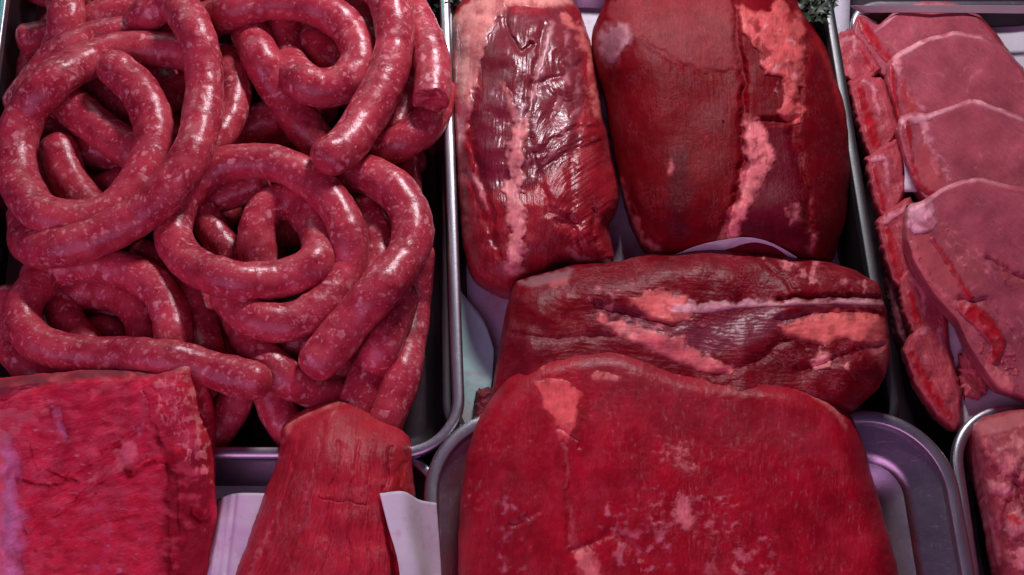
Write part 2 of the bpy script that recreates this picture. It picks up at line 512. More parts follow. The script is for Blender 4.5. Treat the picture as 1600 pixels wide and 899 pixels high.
sheet("wrapping_paper", [[(593, 771, 43), (630, 768, 41), (655, 781, 26), (682, 786, 16)], [(606, 822, 45), (640, 830, 40), (660, 835, 20), (686, 840, 10)], [(622, 880, 46), (655, 890, 38), (672, 900, 12), (690, 905, 4)],
      [(632, 970, 46), (662, 970, 36), (680, 970, 12), (694, 970, 4)]],
      "white paper flap folded over the near side of the fillet", M_PAPER2, n=40, curl=0.0005)
sheet("liner_paper", [[(1352, 14, -44), (1480, 10, -46), (1700, 12, -44)], [(1400, 330, -44), (1550, 330, -46), (1700, 330, -44)], [(1500, 690, -44), (1600, 690, -46), (1740, 690, -44)]],
      "large white paper lining the pork chop tray", M_PAPER2)
sheet("liner_paper", [[(1400, 200, -8), (1412, 205, -6)], [(1413, 262, -8), (1420, 270, -5)], [(1412, 300, -10), (1436, 300, -8)]],
      "small white paper tab poking out between the rib ends", M_PAPER2, n=16, curl=0.0004)
sheet("liner_paper", [[(1465, 470, -14), (1500, 470, -14)], [(1480, 540, -16), (1560, 560, -16)], [(1496, 600, -18), (1640, 620, -18)], [(1498, 672, -20), (1640, 660, -20)]],
      "white paper strip under the nearest pork chop", M_PAPER2, n=36, curl=0.0015)
sheet("liner_paper", [[(1326, 9, -12), (1460, 8, -12), (1660, 9, -12)], [(1345, 20, -16), (1460, 20, -15), (1660, 22, -15)]], "brownish paper border along the far rim of the chop tray",
      paper_material("brown_paper", (0.34, 0.24, 0.26)), n=24, curl=0.0005)

# ------------------------------------------------------------------ sausages
# (level 0..4, radius px, [(u, v) or (u, v, level)], label)
S = [
 (3.4, 29, [(190, 72, 1.2), (228, 25, 2.2), (272, 8), (303, 45), (318, 110), (316, 180), (295, 250), (245, 315), (180, 357), (105, 386), (52, 384, 2.4), (42, 340, 1.8)],
  "long sausage arching over the widest coil from the far edge", 'A'),
 (2.6, 29, [(182, 108, 3.3), (222, 148, 3.2), (241, 205, 3.0), (228, 265, 3), (185, 322, 3), (125, 345, 3), (62, 330, 3), (26, 268, 3), (36, 190, 3), (88, 122, 3), (165, 85), (240, 78), (310, 85)],
  "widest coiled sausage, its blunt end curling inside the ring", 'B'),
 (1.6, 27, [(95, -25), (104, 25), (93, 82), (62, 125, 1.2), (35, 160, .8)], "upright sausage crossing the far corner of its tray", 'C'),
 (2.0, 26, [(48, 150, 1.4), (85, 95), (150, 60), (215, 53), (275, 60, 1.8)], "sausage arc just behind the widest coil", 'E'),
 (1.0, 24, [(44, 62), (80, 56), (140, 50), (190, 40)], "sausage with a cut red end facing the steel rim", 'D'),
 (1.2, 25, [(118, 52), (165, 24), (215, 2), (265, -25)], "short dark sausage at the far edge under the long arch", 'F'),
 (2.8, 28, [(330, 30, 2.4), (385, 10), (440, 2), (500, 14), (546, 48), (561, 92), (540, 128), (495, 138, 2.6), (459, 112, 2.2), (442, 66, 1.8), (444, 15, 1.2)], "sausage looped like a teardrop at the far middle of the tray", 'H'),
 (1.0, 26, [(455, 45), (498, 75), (535, 108)], "straight sausage seen through the teardrop loop", 'I'),
 (2.2, 29, [(382, 20, 1.6), (395, 62), (418, 110), (455, 168), (490, 216), (508, 240)], "sausage forming the nearer arm of the V shape", 'J'),
 (3.2, 30, [(560, -40, 2.4), (600, -8), (617, 48), (610, 102), (586, 158), (558, 205), (533, 234), (518, 243)], "sausage forming the taller glossy arm of the V shape", 'K'),
 (1.2, 25, [(520, -10), (568, 15), (590, 60), (592, 110)], "sausage tucked behind the teardrop loop", 'L'),
 (3.0, 27, [(618, -30, 2.6), (650, 30), (670, 75), (677, 120), (674, 152)], "sausage with a torn open end resting on the rim", 'M'),
 (1.2, 24, [(655, 50), (645, 110), (635, 165), (620, 200)], "dark upright sausage under the torn one", 'N'),
 (1.8, 27, [(690, 150, 1.2), (668, 192), (625, 224), (570, 236), (520, 236, 1.2)], "curved sausage emerging below the torn end", 'N2'),
 (2.2, 24, [(353, 95), (366, 120), (366, 158), (350, 203), (318, 245)], "short plump sausage hugging the long arch", 'O'),
 (0.6, 28, [(320, 232), (385, 200), (445, 180), (500, 170)], "dark sausage in the gap under the V shape", 'P'),
 (1.9, 29, [(82, 148), (118, 172), (160, 205), (210, 238)], "thick sausage slanting through the widest coil", 'Q'),
 (1.2, 26, [(140, 130), (178, 160), (215, 182), (255, 195)], "sausage behind the slanting one inside the widest coil", 'R'),
 (1.0, 26, [(55, 185), (92, 210), (140, 232), (180, 240)], "shaded sausage under the slanting one", 'S'),
 (1.7, 28, [(92, 235), (108, 278), (138, 322), (170, 350)], "sausage leaning down inside the near half of the widest coil", 'T'),
 (1.0, 22, [(52, 225), (60, 275), (85, 320)], "slim sausage along the inner side of the widest coil", 'U'),
 (0.7, 25, [(130, 312), (170, 296), (220, 276), (260, 250)], "dark sausage deep inside the widest coil", 'V'),
 (1.5, 23, [(225, 170), (262, 152), (305, 128), (345, 100)], "sausage passing behind the coil towards the short plump one", 'W'),
 (2.8, 28, [(405, 418, 2.0), (402, 355, 2.5), (424, 320, 2.6), (458, 318, 2.5), (486, 345, 2.4), (500, 382, 2.6), (490, 414, 2.9), (440, 436), (370, 438), (308, 418), (272, 375), (282, 318), (326, 268), (390, 252), (455, 264), (508, 302), (540, 352), (546, 410), (518, 462), (460, 502), (398, 498), (358, 465, 2.0)],
  "spiral sausage in the middle of the tray with a doubled ring", 'Y'),
 (1.6, 24, [(400, 290), (356, 303), (320, 322), (334, 362), (368, 408)], "folded sausage inside the spiral ring", 'Z1'),
 (1.5, 28, [(372, 492), (398, 542), (438, 585), (495, 612, 0.9), (535, 622, 0.5)], "sausage running from under the spiral towards the fillet", 'Z2'),
 (2.8, 31, [(515, 265, 2.0), (570, 272), (618, 298), (643, 342), (640, 390), (607, 438), (562, 487), (525, 532), (500, 562)], "thick sausage bending round beside the tray wall", 'Z3'),
 (1.9, 26, [(572, 330), (589, 365), (592, 415), (580, 465)], "sausage end standing between the spiral and the thick bend", 'Z4'),
 (1.0, 20, [(635, 235), (637, 270), (640, 320)], "slim sausage end against the tray wall", 'Z5'),
 (1.7, 28, [(625, 470), (603, 528), (577, 585, 1.2), (556, 640, 0.7)], "sausage running straight down to the fillet tip", 'Z6'),
 (1.3, 27, [(652, 400), (646, 470), (638, 535), (625, 600), (600, 665, 0.8)], "long sausage closest to the curved corner of its tray", 'Z7'),
 (2.5, 28, [(272, 545, 1.9), (266, 490), (236, 443), (170, 416), (100, 421), (50, 455), (35, 500), (65, 538), (130, 554), (210, 558), (290, 566), (350, 584), (396, 596)],
  "coiled sausage whose blunt tail lies behind the pale chunk", 'AA'),
 (1.4, 27, [(145, 555), (106, 508), (100, 472), (140, 456), (190, 465), (224, 500), (228, 545)], "smaller sausage ring nested inside the near coil", 'BB'),
 (1.2, 27, [(15, 470), (14, 530), (50, 575), (100, 600)], "sausage at the outer flank of the near coil", 'CC'),
 (1.4, 26, [(225, 400), (275, 436), (310, 488), (322, 555)], "sausage sloping between the two near coils", 'DD'),
 (1.0, 26, [(335, 470), (360, 525), (360, 590)], "short shaded sausage below the spiral ring", 'EE'),
 (0.7, 27, [(378, 605), (356, 648), (325, 690)], "sausage end by the tray wall behind the pale chunk", 'FF'),
 (0.8, 28, [(420, 600), (438, 650), (475, 700)], "sausage end just behind the fillet tip", 'GG'),
]
# dark bottom layer, glimpsed through the gaps
for k, pts in enumerate([[(30, 300), (150, 260), (260, 300), (350, 330)], [(60, 430), (180, 490), (320, 470), (420, 400)], [(300, 90), (420, 110), (560, 150), (650, 210)],
                         [(420, 360), (500, 350), (590, 300), (640, 250)], [(220, 60), (260, 140), (300, 230), (300, 330)], [(450, 640), (520, 560), (560, 470), (600, 380)],
                         [(60, 600), (160, 520), (240, 600), (340, 620)], [(120, 10), (60, 90), (50, 180)], [(480, 10), (500, 90), (470, 180), (410, 260)],
   [(20, -60), (140, -50), (260, -70), (400, -50)], [(380, -60), (500, -50), (640, -60)], [(60, -20), (180, 0), (330, -20), (420, 30)], [(420, -20), (540, -10), (640, -30)],
   [(400, 470), (460, 545), (540, 570), (600, 500)], [(250, 640), (330, 600), (420, 560), (480, 520)], [(20, 620), (100, 660), (220, 640)]]):
    nm = ["running under the widest coil", "lying under the gap between both near coils", "crossing beneath the teardrop loop", "behind the inner curl of the spiral",
          "lying under the long arch", "beneath the thick bend", "under the near coil and the pale chunk", "at the far corner under the upright one", "below the V shape and the teardrop loop",
          "beyond the long arch at the far wall", "beyond the teardrop loop at the far wall", "under the upright one at the far side", "under the start of the teardrop loop",
          "under the near half of the spiral", "between the near coil and the fillet", "hidden mostly by the pale chunk"][k]
    S.append((0.0, 27, pts, "dark bottom layer sausage "+nm, 'b%d' % k))

def build_sausages():
    chains = []
    for lev, r, pts, label, key in S:
        a = np.array([(p[0], p[1], p[2] if len(p) > 2 else lev) for p in pts], float)
        L = np.linalg.norm(np.diff(a[:, :2], axis=0), axis=1).sum()
        n = max(6, int(L/13))
        c = catmull(a, n)
        chains.append((c, r, label, key))
    Z0, DZ = -0.035, 0.0215
    u = np.concatenate([c[0][:, 0] for c in chains]); v = np.concatenate([c[0][:, 1] for c in chains])
    z = np.concatenate([Z0+DZ*c[0][:, 2] for c in chains])
    cid = np.concatenate([np.full(len(c[0]), i) for i, c in enumerate(chains)])
    pos = np.concatenate([np.arange(len(c[0])) for c in chains])
    rpx = np.concatenate([np.full(len(c[0]), c[1]) for c in chains]).astype(float)
    order = z.copy()
    zt = z.copy()
    same = (cid[:, None] == cid[None]) & (abs(pos[:, None]-pos[None]) < 7)
    for it in range(110):
        p = P(u, v, z)
        depth = (p-CAM)@FW
        r = 1.07*rpx*depth/FPX
        d = p[:, None]-p[None]
        dh = np.hypot(d[..., 0], d[..., 1])
        need = 0.90*(r[:, None]+r[None])
        hit = (dh < need) & ~same
        want = np.sqrt(np.maximum(need**2-dh**2, 0))
        up = order[:, None]-order[None]
        sgn = np.sign(up+1e-9*(cid[:, None]-cid[None]))
        dz = d[..., 2]*sgn
        push = np.where(hit, np.maximum(want-dz, 0)*sgn, 0)
        mx = push.max(1); mn = push.min(1)
        z = z+0.28*(mx+mn)+0.02*(zt-z)
        z = np.maximum(z, -0.052+r)
        for i in range(len(chains)):
            k = np.where(cid == i)[0]
            q = z[k]
            q2 = q.copy(); q2[1:-1] = 0.25*q[:-2]+0.5*q[1:-1]+0.25*q[2:]
            if it < 105: q2 = 0.5*q+0.5*q2 if it % 2 else q2
            z[k] = q2
    for i, (c, rp, label, key) in enumerate(chains):
        k = np.where(cid == i)[0]
        pts = P(u[k], v[k], z[k])
        depth = ((pts-CAM)@FW).mean()
        r = 1.07*rp*depth/FPX
        n = max(24, len(k)*6)
        cc = catmull(pts, n)                             # resampled by plan length
        # arc length resample in 3-D
        L = np.concatenate([[0], np.cumsum(np.linalg.norm(np.diff(cc, axis=0), axis=1))])
        ss = np.linspace(0, L[-1], n)
        cc = np.stack([np.interp(ss, L, cc[:, j]) for j in range(3)], 1)
        T = np.gradient(cc, axis=0); T /= np.linalg.norm(T, axis=1)[:, None]
        up = np.array([0, 0, 1.0])
        X = np.cross(T, up); X /= np.maximum(np.linalg.norm(X, axis=1), 1e-6)[:, None]
        Y = np.cross(X, T)
        m = 30
        th = np.linspace(0, 2*math.pi, m, endpoint=False)
        sd = i*3+1
        rad = r*(1+0.065*noise(ss*32, np.full(n, sd*1.7), 0.0, sd)+0.03*noise(ss*90, np.full(n, sd*2.1), 0.0, sd+5))
        capn = 9
        blunt = 0.75 if key in 'DM' else 1.0
        rings, rr, off = [], [], []
        for a in np.linspace(0, math.pi/2, capn, endpoint=False):      # start cap
            rings.append(cc[0]-T[0]*r*blunt*math.cos(a)*0.9); rr.append(max(0.02, math.sin(a)**(0.85))*rad[0]); off.append(0)
        for q in range(n): rings.append(cc[q]); rr.append(rad[q]); off.append(q)
        for a in np.linspace(math.pi/2, 0, capn+1)[1:]:
            rings.append(cc[-1]+T[-1]*r*blunt*math.cos(a)*0.9); rr.append(max(0.02, math.sin(a)**(0.85))*rad[-1]); off.append(n-1)
        rings = np.array(rings); rr = np.array(rr); off = np.array(off)
        V = rings[:, None]+rr[:, None, None]*(np.cos(th)[None, :, None]*X[off][:, None]+0.96*np.sin(th)[None, :, None]*Y[off][:, None])
        # lumps under the skin
        nn = noise(V[..., 0]*120, V[..., 1]*120, V[..., 2]*120+sd, 3)*0.0006+noise(V[..., 0]*45, V[..., 1]*45, V[..., 2]*45+sd, 4)*0.0006
        dirv = V-rings[:, None]; dirv /= np.maximum(np.linalg.norm(dirv, axis=2), 1e-6)[..., None]
        V = V+dirv*nn[..., None]
        if key == 'M':                                   # torn open end
            tail = np.arange(len(rings)) >= len(rings)-capn-1
            jag = 0.35+0.65*(0.5+noise(np.cos(th)*1.7, np.sin(th)*1.7, 0.0, 8))
            base = rings[len(rings)-capn-1]
            for q in np.where(tail)[0]:
                f = (q-(len(rings)-capn-1))/capn
                if f <= 0.35: V[q] = V[q-1]+T[-1]*0.0016*jag[:, None]*1.3
                else: V[q] = V[q-1]*0.74+(base-T[-1]*0.0015+T[-1]*0.002*jag[:, None])*0.26
        F = grid_faces(len(rings), m, True)
        VV = np.vstack([V.reshape(-1, 3), V[0].mean(0)[None], V[-1].mean(0)[None]])
        n0 = len(V)*m; e0 = (len(V)-1)*m
        FF = [tuple(f) for f in F[:, ::-1].tolist()]
        FF += [(n0, q, (q+1) % m) for q in range(m)]+[(n0+1, e0+(q+1) % m, e0+q) for q in range(m)]
        o = new_mesh("sausage", VV, FF, M_SAUS)
        tag(o, label, "sausage", "fresh sausages heaped in the steel tray")
build_sausages()

# ------------------------------------------------------------------ meat
LEAN = (0.33, 0.010, 0.020)
FAT = (0.78, 0.27, 0.24)
class Piece:
    def __init__(s, outline, z_edge, h, R, base, flow=90, tone=LEAN, rough=0.33, fib=0.6, vein=1.0, power=0.5, center=None,
                 tilt=(0, 0), lump=3.0, lump_s=90, fine=0.5, paints=(), creases=(), caps=None, nth=560, nr=170, jit=2.0, seed=1, warp_flow=0.10, planes=(), plane_k=3.0, fibre_h=0.25, angular=False):
        s.__dict__.update(locals())
        s.tone = np.array(tone)
        if angular:                                      # straight cut edges, only slightly rounded corners
            q = np.array(outline, float); q = np.vstack([q, q[:1]])
            L = np.concatenate([[0], np.cumsum(np.hypot(*np.diff(q, axis=0).T))])
            ss = np.linspace(0, L[-1], nth, endpoint=False)
            o = np.stack([np.interp(ss, L, q[:, 0]), np.interp(ss, L, q[:, 1])], 1)
            for _ in range(int(max(2, (5/(L[-1]/nth))**2))): o = 0.25*np.roll(o, 1, 0)+0.5*o+0.25*np.roll(o, -1, 0)
        else:
            o = catmull(outline, nth, True)
        k = np.arange(nth)/nth*2*math.pi
        j = jit*fbm(np.cos(k)*6+9, np.sin(k)*6+3, seed+40, 4, 0.6)
        cen = np.array(center) if center else o.mean(0)
        s.cen = cen
        dr = o-cen; dr /= np.linalg.norm(dr, axis=1)[:, None]
        s.out = o+dr*j[:, None]
        s.coarse = s.out[::4]
    def smooth_d(s, u, v, d):
        """distance to the outline without the ridge lines a plain distance has along the middle"""
        q = s.out[::6]; nx = np.roll(q, -1, 0); w = np.hypot(*(nx-q).T); mid = 0.5*(q+nx)
        acc = np.zeros(u.shape)
        for (a, b), ww in zip(mid, w):
            r2 = (u-a)**2+(v-b)**2+4.0
            acc += ww/(r2*r2)
        ds = (acc/(math.pi/2))**(-1/3.0)
        f = sstep(5, 18, d)
        return d*(1-f)+ds*f
    def H(s, u, v, d=None):
        if d is None:
            d = seg_dist(u, v, s.coarse, True)[0]
            d = np.where(inside(u, v, s.coarse), d, 0)
        t = np.clip(s.smooth_d(u, v, d)/s.R*1.1, 0, 1)
        p = np.power(np.clip(1-(1-t)**2, 0, 1), s.power)
        z = s.z_edge+s.tilt[0]*(u-s.cen[0])+s.tilt[1]*(v-s.cen[1])+s.h*p
        for (a, b, c) in s.planes:                       # cut faces: z = a + b*u + c*v (mm)
            q = a+b*u+c*v; k = s.plane_k
            z = np.where(abs(z-q) < k, 0.5*(z+q)-0.25*k*(1+((z-q)/k)**2)*0.999, np.minimum(z, q))
        fade = sstep(0, 14, d)
        z = z+fade*(0.75*s.lump*fbm(u/s.lump_s, v/s.lump_s, s.seed, 2)+0.45*s.fine*fbm(u/14, v/14, s.seed+7, 3, 0.6))
        fa, fc = s.flowuv(u, v)
        z = z+fade*0.6*s.fibre_h*fbm(fa/26, fc/2.2, s.seed+9, 3, 0.6)
        for pts, wd, dep in s.creases:
            uu = u+fbm(u/25, v/25, 31, 3)*5; vv = v+fbm(u/25+9, v/25, 37, 3)*5
            q = seg_dist(uu, vv, pts)[0]
            z = z-dep*np.exp(-(q/wd)**2)*sstep(0, 6, d)
        return z
    def flowuv(s, u, v):
        an = math.radians(s.flow if not callable(s.flow) else 90)
        if callable(s.flow): an = np.radians(s.flow(u, v))
        an = an+s.warp_flow*fbm(u/120, v/120, s.seed+61, 2)
        x, y = (u-s.cen[0])*0.5, (v-s.cen[1])*0.5      # about millimetres
        return x*np.cos(an)+y*np.sin(an), -x*np.sin(an)+y*np.cos(an)
    def colour(s, u, v, upto=None):
        fa, fc = s.flowuv(u, v)
        c = np.broadcast_to(s.tone, u.shape+(3,)).copy()
        c *= (1+0.30*fbm(u/70, v/70, s.seed+21, 3)+s.fib*0.30*fbm(fa/22, fc/1.6, s.seed+23, 3, 0.65))[..., None]
        rg = np.full(u.shape, s.rough); fb = np.full(u.shape, s.fib); ve = np.full(u.shape, s.vein)
        for p in s.paints:
            m = sstep(-p.get('soft', 3)*0.4, p.get('soft', 3), p['sdf'](u, v))*p.get('op', 1)
            if p.get('bleed'):
                m = m*(1-p['bleed']*sstep(0.05, 0.6, fbm(u/24+3, v/24, 88, 4, 0.55)))*(1-0.55*p['bleed']*sstep(0.0, 0.75, fbm(fa/9, fc/1.8, 93, 3, 0.6)))
            tgt = np.array(p['c'])[None]*(1+p.get('var', 0.15)*fbm(u/22, v/22, 77, 4, 0.55))[..., None]
            c = c*(1-m[..., None])+tgt*m[..., None]
            rg = rg*(1-m)+p.get('rough', s.rough)*m
            fb = fb*(1-m)+p.get('fib', s.fib*0.5)*m
            ve = ve*(1-m)+p.get('vein', 0.3)*m
        return np.clip(c, 0.001, 0.9), rg, fb, ve
    def attrs(s, u, v, z, c=None):
        fa, fc = s.flowuv(u, v)
        col, rg, fb, ve = c if c else s.colour(u, v)
        n = u.size
        return {'tone': ('FLOAT_COLOR', col.reshape(n, 3)), 'flow': ('FLOAT_VECTOR', np.stack([fa.ravel(), fc.ravel(), z.ravel()], 1)),
                'surface': ('FLOAT_VECTOR', np.stack([rg.ravel(), fb.ravel(), ve.ravel()], 1))}
    def build(s, name, label, cat, body="lean", group=None, mat=None):
        t = np.linspace(0, 1, s.nr)[1:]; t = 1-(1-t)**1.35
        u = s.cen[0]+np.outer(t, s.out[:, 0]-s.cen[0]); v = s.cen[1]+np.outer(t, s.out[:, 1]-s.cen[1])
        d = seg_dist(u, v, s.coarse, True)[0]
        d = d*sstep(0, 0.02, 1-t)[:, None] if False else d
        d[-1] = 0
        z = s.H(u, v, d)/1000
        col, rg, fb, ve = s.colour(u, v)
        W = P(u, v, z)
        rim = W[-1]; cw = P(s.cen[0], s.cen[1], z[-1].mean())
        inw = cw-rim; inw[:, 2] = 0; inw /= np.linalg.norm(inw, axis=1)[:, None]
        sk, sku, skv = [], [], []
        base = s.base/1000
        for a in np.linspace(0, math.pi/2, 9)[1:]:
            dz = (rim[:, 2]-base)*math.sin(a)
            q = rim+inw*(1-math.cos(a))*np.maximum((rim[:, 2]-base), 0.004)[:, None]*0.8
            q[:, 2] = rim[:, 2]-dz
            sk.append(q)
        c0 = P(s.cen[0], s.cen[1], z[0].mean())
        bot = sk[-1].mean(0); bot[2] = base
        V = np.vstack([W.reshape(-1, 3), np.vstack(sk)])
        nr = len(t)+len(sk); nc = s.nth
        F = grid_faces(nr, nc, True)
        rep = len(sk)
        def ext(x):
            return np.concatenate([x, np.repeat(x[-1:], rep, 0)], 0)
        U, VV, Zz = ext(u), ext(v)+0, ext(z)
        Zz[len(t):] = np.array([q[:, 2] for q in sk])
        at = s.attrs(U, VV, Zz*1000*1.0, (ext(col), ext(rg), ext(fb), ext(ve)))
        n0 = len(V)
        V = np.vstack([V, [c0], [bot]])
        top = np.stack([np.zeros(nc, int)+n0, np.roll(np.arange(nc), -1), np.arange(nc), np.arange(nc)], 1)
        L = (nr-1)*nc
        F = [tuple(f) for f in F[:, ::-1]]
        F += [(n0, int((k+1) % nc), k) for k in range(nc)][::1]
        F += [(n0+1, L+k, int(L+(k+1) % nc)) for k in range(nc)]
        for kk in at:
            ty, dd = at[kk]; at[kk] = (ty, np.vstack([dd, dd[:1], dd[-1:]]))
        faces = F
        root = empty(name, (bot[0], bot[1], base))
        tag(root, label, cat, group)
        o = new_mesh(body, V, faces, mat or M_MEAT, attrs=at)
        adopt(o, root)
        s.root = root
        for p in s.paints:
            if p.get('part'): s.overlay(p)
        return root
    def overlay(s, p):
        """a layer of fat, sinew or bone lying on the lean: its own mesh, proud of the meat and sinking into it at its edge"""
        x0, y0, x1, y1 = p['sdf'].box
        st = p.get('step', 1.7)
        ox, oy = s.out.min(0), s.out.max(0)
        x0, x1 = max(x0, ox[0]), min(x1, oy[0]); y0, y1 = max(y0, ox[1]), min(y1, oy[1])
        u, v = np.meshgrid(np.arange(x0, x1, st), np.arange(y0, y1, st), indexing='ij')
        if u.size < 9: return
        m = p['sdf'](u, v)
        d = seg_dist(u, v, s.coarse, True)[0]
        d = np.where(inside(u, v, s.coarse), d, -d)
        m = np.minimum(m, (d-2.0)*1.0)
        th = p.get('th', 0.7)
        keep = (m[:-1, :-1] > -2) & (m[1:, :-1] > -2) & (m[:-1, 1:] > -2) & (m[1:, 1:] > -2) & (d[:-1, :-1] > 1.5) & (d[1:, 1:] > 1.5)
        if keep.sum() < 6: return
        z = s.H(u, v, np.maximum(d, 0))
        e = -0.35+th*np.power(np.clip((m+1)/p.get('ramp', 7), 0, 1), 0.6)+0.35*np.clip(m+1, 0, 1)+th*0.28*fbm(u/16, v/16, 15, 3)*np.clip(m/6, 0, 1)
        W = P(u, v, (z+e)/1000).reshape(-1, 3)
        nu, nv = u.shape
        i, j = np.where(keep)
        F = np.stack([i*nv+j, (i+1)*nv+j, (i+1)*nv+j+1, i*nv+j+1], 1)
        F = F[:, ::-1]
        used = np.unique(F); remap = np.zeros(u.size, int); remap[used] = np.arange(len(used))
        at = s.attrs(u, v, z)
        at = {k: (a, b[used]) for k, (a, b) in at.items()}
        o = new_mesh(p['part'], W[used], remap[F], M_MEAT, attrs=at)
        adopt(o, s.root)
        if p.get('label'): o['label'] = p['label']

def fat(sdf, c=FAT, part='fat_patch', **k):
    d = dict(sdf=sdf, c=c, part=part, rough=0.40, fib=0.25, vein=0.0, var=0.30, soft=8, th=0.8, bleed=0.75)
    d.update(k); d['th'] *= 0.75; d['c'] = (min(0.9, d['c'][0]*1.06), d['c'][1]*k.get('gb', 0.80), d['c'][2]*k.get('gb', 0.84)); return d
def tone_patch(sdf, c, **k):
    d = dict(sdf=sdf, c=c, soft=10, op=0.8); d.update(k); return d

DARK = (0.16, 0.006, 0.016); PALE = (0.58, 0.20, 0.20); SILVER = (0.20, 0.035, 0.055)
PORK = (0.37, 0.075, 0.10)

# -- slender round roast beside the sausage tray
E = Piece([(703, 60), (707, 20), (735, -15), (800, -35), (865, -25), (898, 5), (918, 50), (931, 110), (943, 180), (955, 240), (966, 290), (964, 325), (952, 350), (957, 385), (958, 408),
           (925, 412), (880, 415), (840, 438), (800, 462), (765, 452), (738, 432), (724, 390), (716, 320), (709, 240), (704, 150)],
          -22, 58, 118, -46, flow=lambda u, v: 95+50*sstep(820, 900, u)*sstep(-20, 150, v), tone=(0.30, 0.012, 0.022), rough=0.30, lump=6, lump_s=60, fine=0.45, seed=3, nth=600, nr=190, center=(832, 215), fibre_h=0.65, fib=0.8, tilt=(0, 0.02),
          creases=[([(788, 12), (795, 60), (817, 82), (830, 70)], 4, 3.0), ([(850, 40), (838, 110), (822, 190)], 5, 2.5), ([(742, 140), (735, 220), (765, 330), (780, 400)], 6, 3.0),
                   ([(822, 200), (838, 260), (860, 330), (905, 350)], 7, 2.6), ([(905, 180), (895, 260), (890, 340), (895, 410)], 8, 1.8), ([(870, 345), (900, 360), (915, 400)], 5, 3), ([(930, 330), (925, 370), (940, 400)], 4, 3),
                   ([(727, 270), (750, 320), (770, 380)], 5, 2.2), ([(835, 240), (900, 200), (940, 200)], 5, 1.6), ([(840, 275), (890, 235), (935, 225)], 4, 1.4), ([(835, 130), (875, 120), (905, 100)], 4, 1.4)],
          paints=[tone_patch(Poly([(760, 15), (900, 15), (920, 140), (900, 240), (820, 300), (745, 300), (735, 200), (750, 80)], 10, 30), (0.17, 0.020, 0.032), rough=0.28, op=0.85),
                  tone_patch(Poly([(735, 150), (800, 140), (800, 290), (765, 310), (735, 250)], 8, 30), (0.19, 0.010, 0.030), rough=0.26, op=0.6),
                  fat(Poly([(700, 40), (722, 5), (790, -20), (880, -20), (900, 8), (860, 14), (800, 8), (778, 30), (757, 80), (745, 130), (732, 200), (716, 250), (706, 180)], 6, 18), (0.66, 0.24, 0.21), th=1.8, gb=1.15, bleed=0.5, rough=0.3),
                  fat(Poly([(716, 60), (738, 48), (738, 100), (730, 160), (722, 220), (712, 160)], 5, 18), (0.76, 0.38, 0.33), th=2.0, gb=1.1, bleed=0.5, rough=0.3),
                  fat(Stroke([(880, 28, 8), (905, 48, 9), (920, 80, 8), (925, 130, 7), (935, 180, 7)], 6), (0.62, 0.20, 0.17), 'fat_seam', th=1.5),
                  fat(Stroke([(862, 38, 5), (850, 80, 6), (838, 125, 6), (828, 170, 4), (820, 200, 5)], 3), (0.58, 0.25, 0.25), 'sinew', th=0.9, gb=1.2),
                  fat(Stroke([(778, 125, 2), (795, 150, 5), (804, 185, 7), (815, 205, 9)], 3), (0.60, 0.18, 0.17), 'sinew', th=0.9, gb=1.2),
                  fat(Stroke([(812, 196, 14), (806, 240, 12), (806, 265, 16), (800, 300, 13), (808, 340, 16), (808, 380, 13), (802, 415, 18)], 7, 16), (0.74, 0.26, 0.25), 'fat_seam', th=2.2, gb=1.05, bleed=0.55),
                  fat(Stroke([(812, 225, 4), (836, 230, 4)], 2), (0.70, 0.30, 0.28), 'fat_seam', th=1.0),
                  fat(Stroke([(736, 268, 5), (752, 300, 5), (762, 325, 4)], 4), (0.62, 0.28, 0.28), 'sinew', th=0.8),
                  fat(Stroke([(712, 240, 8), (718, 320, 7), (726, 380, 5)], 5), (0.45, 0.12, 0.13), 'fat_patch', th=0.8),
                  fat(Stroke([(888, 388, 5), (905, 402, 8), (930, 410, 5)], 4), (0.60, 0.26, 0.25), 'fat_patch', th=0.8),
                  fat(Specks([(745, 60), (860, 60), (900, 260), (760, 300)], 26, 0.50, 19, 2.0), (0.46, 0.28, 0.33), 'membrane', th=0.4, op=0.6, rough=0.22),
                  fat(Stroke([(905, 120, 4), (900, 170, 5), (870, 230, 4), (850, 260, 3)], 6, 16), (0.50, 0.24, 0.26), 'sinew', th=0.6, op=0.7, rough=0.25),
                  fat(Stroke([(885, 50, 3), (890, 100, 5), (880, 150, 4), (862, 190, 3)], 6, 16), (0.50, 0.24, 0.26), 'sinew', th=0.6, op=0.7, rough=0.25),
                  fat(Specks([(840, 40), (925, 60), (945, 230), (900, 260), (840, 200)], 16, 0.42, 9), (0.48, 0.17, 0.17), 'fat_patch', th=0.5, op=0.7)])
E.build("beef_roast", "narrow glossy roast with a pale fat seam along its length", "meat", group="raw beef pieces")

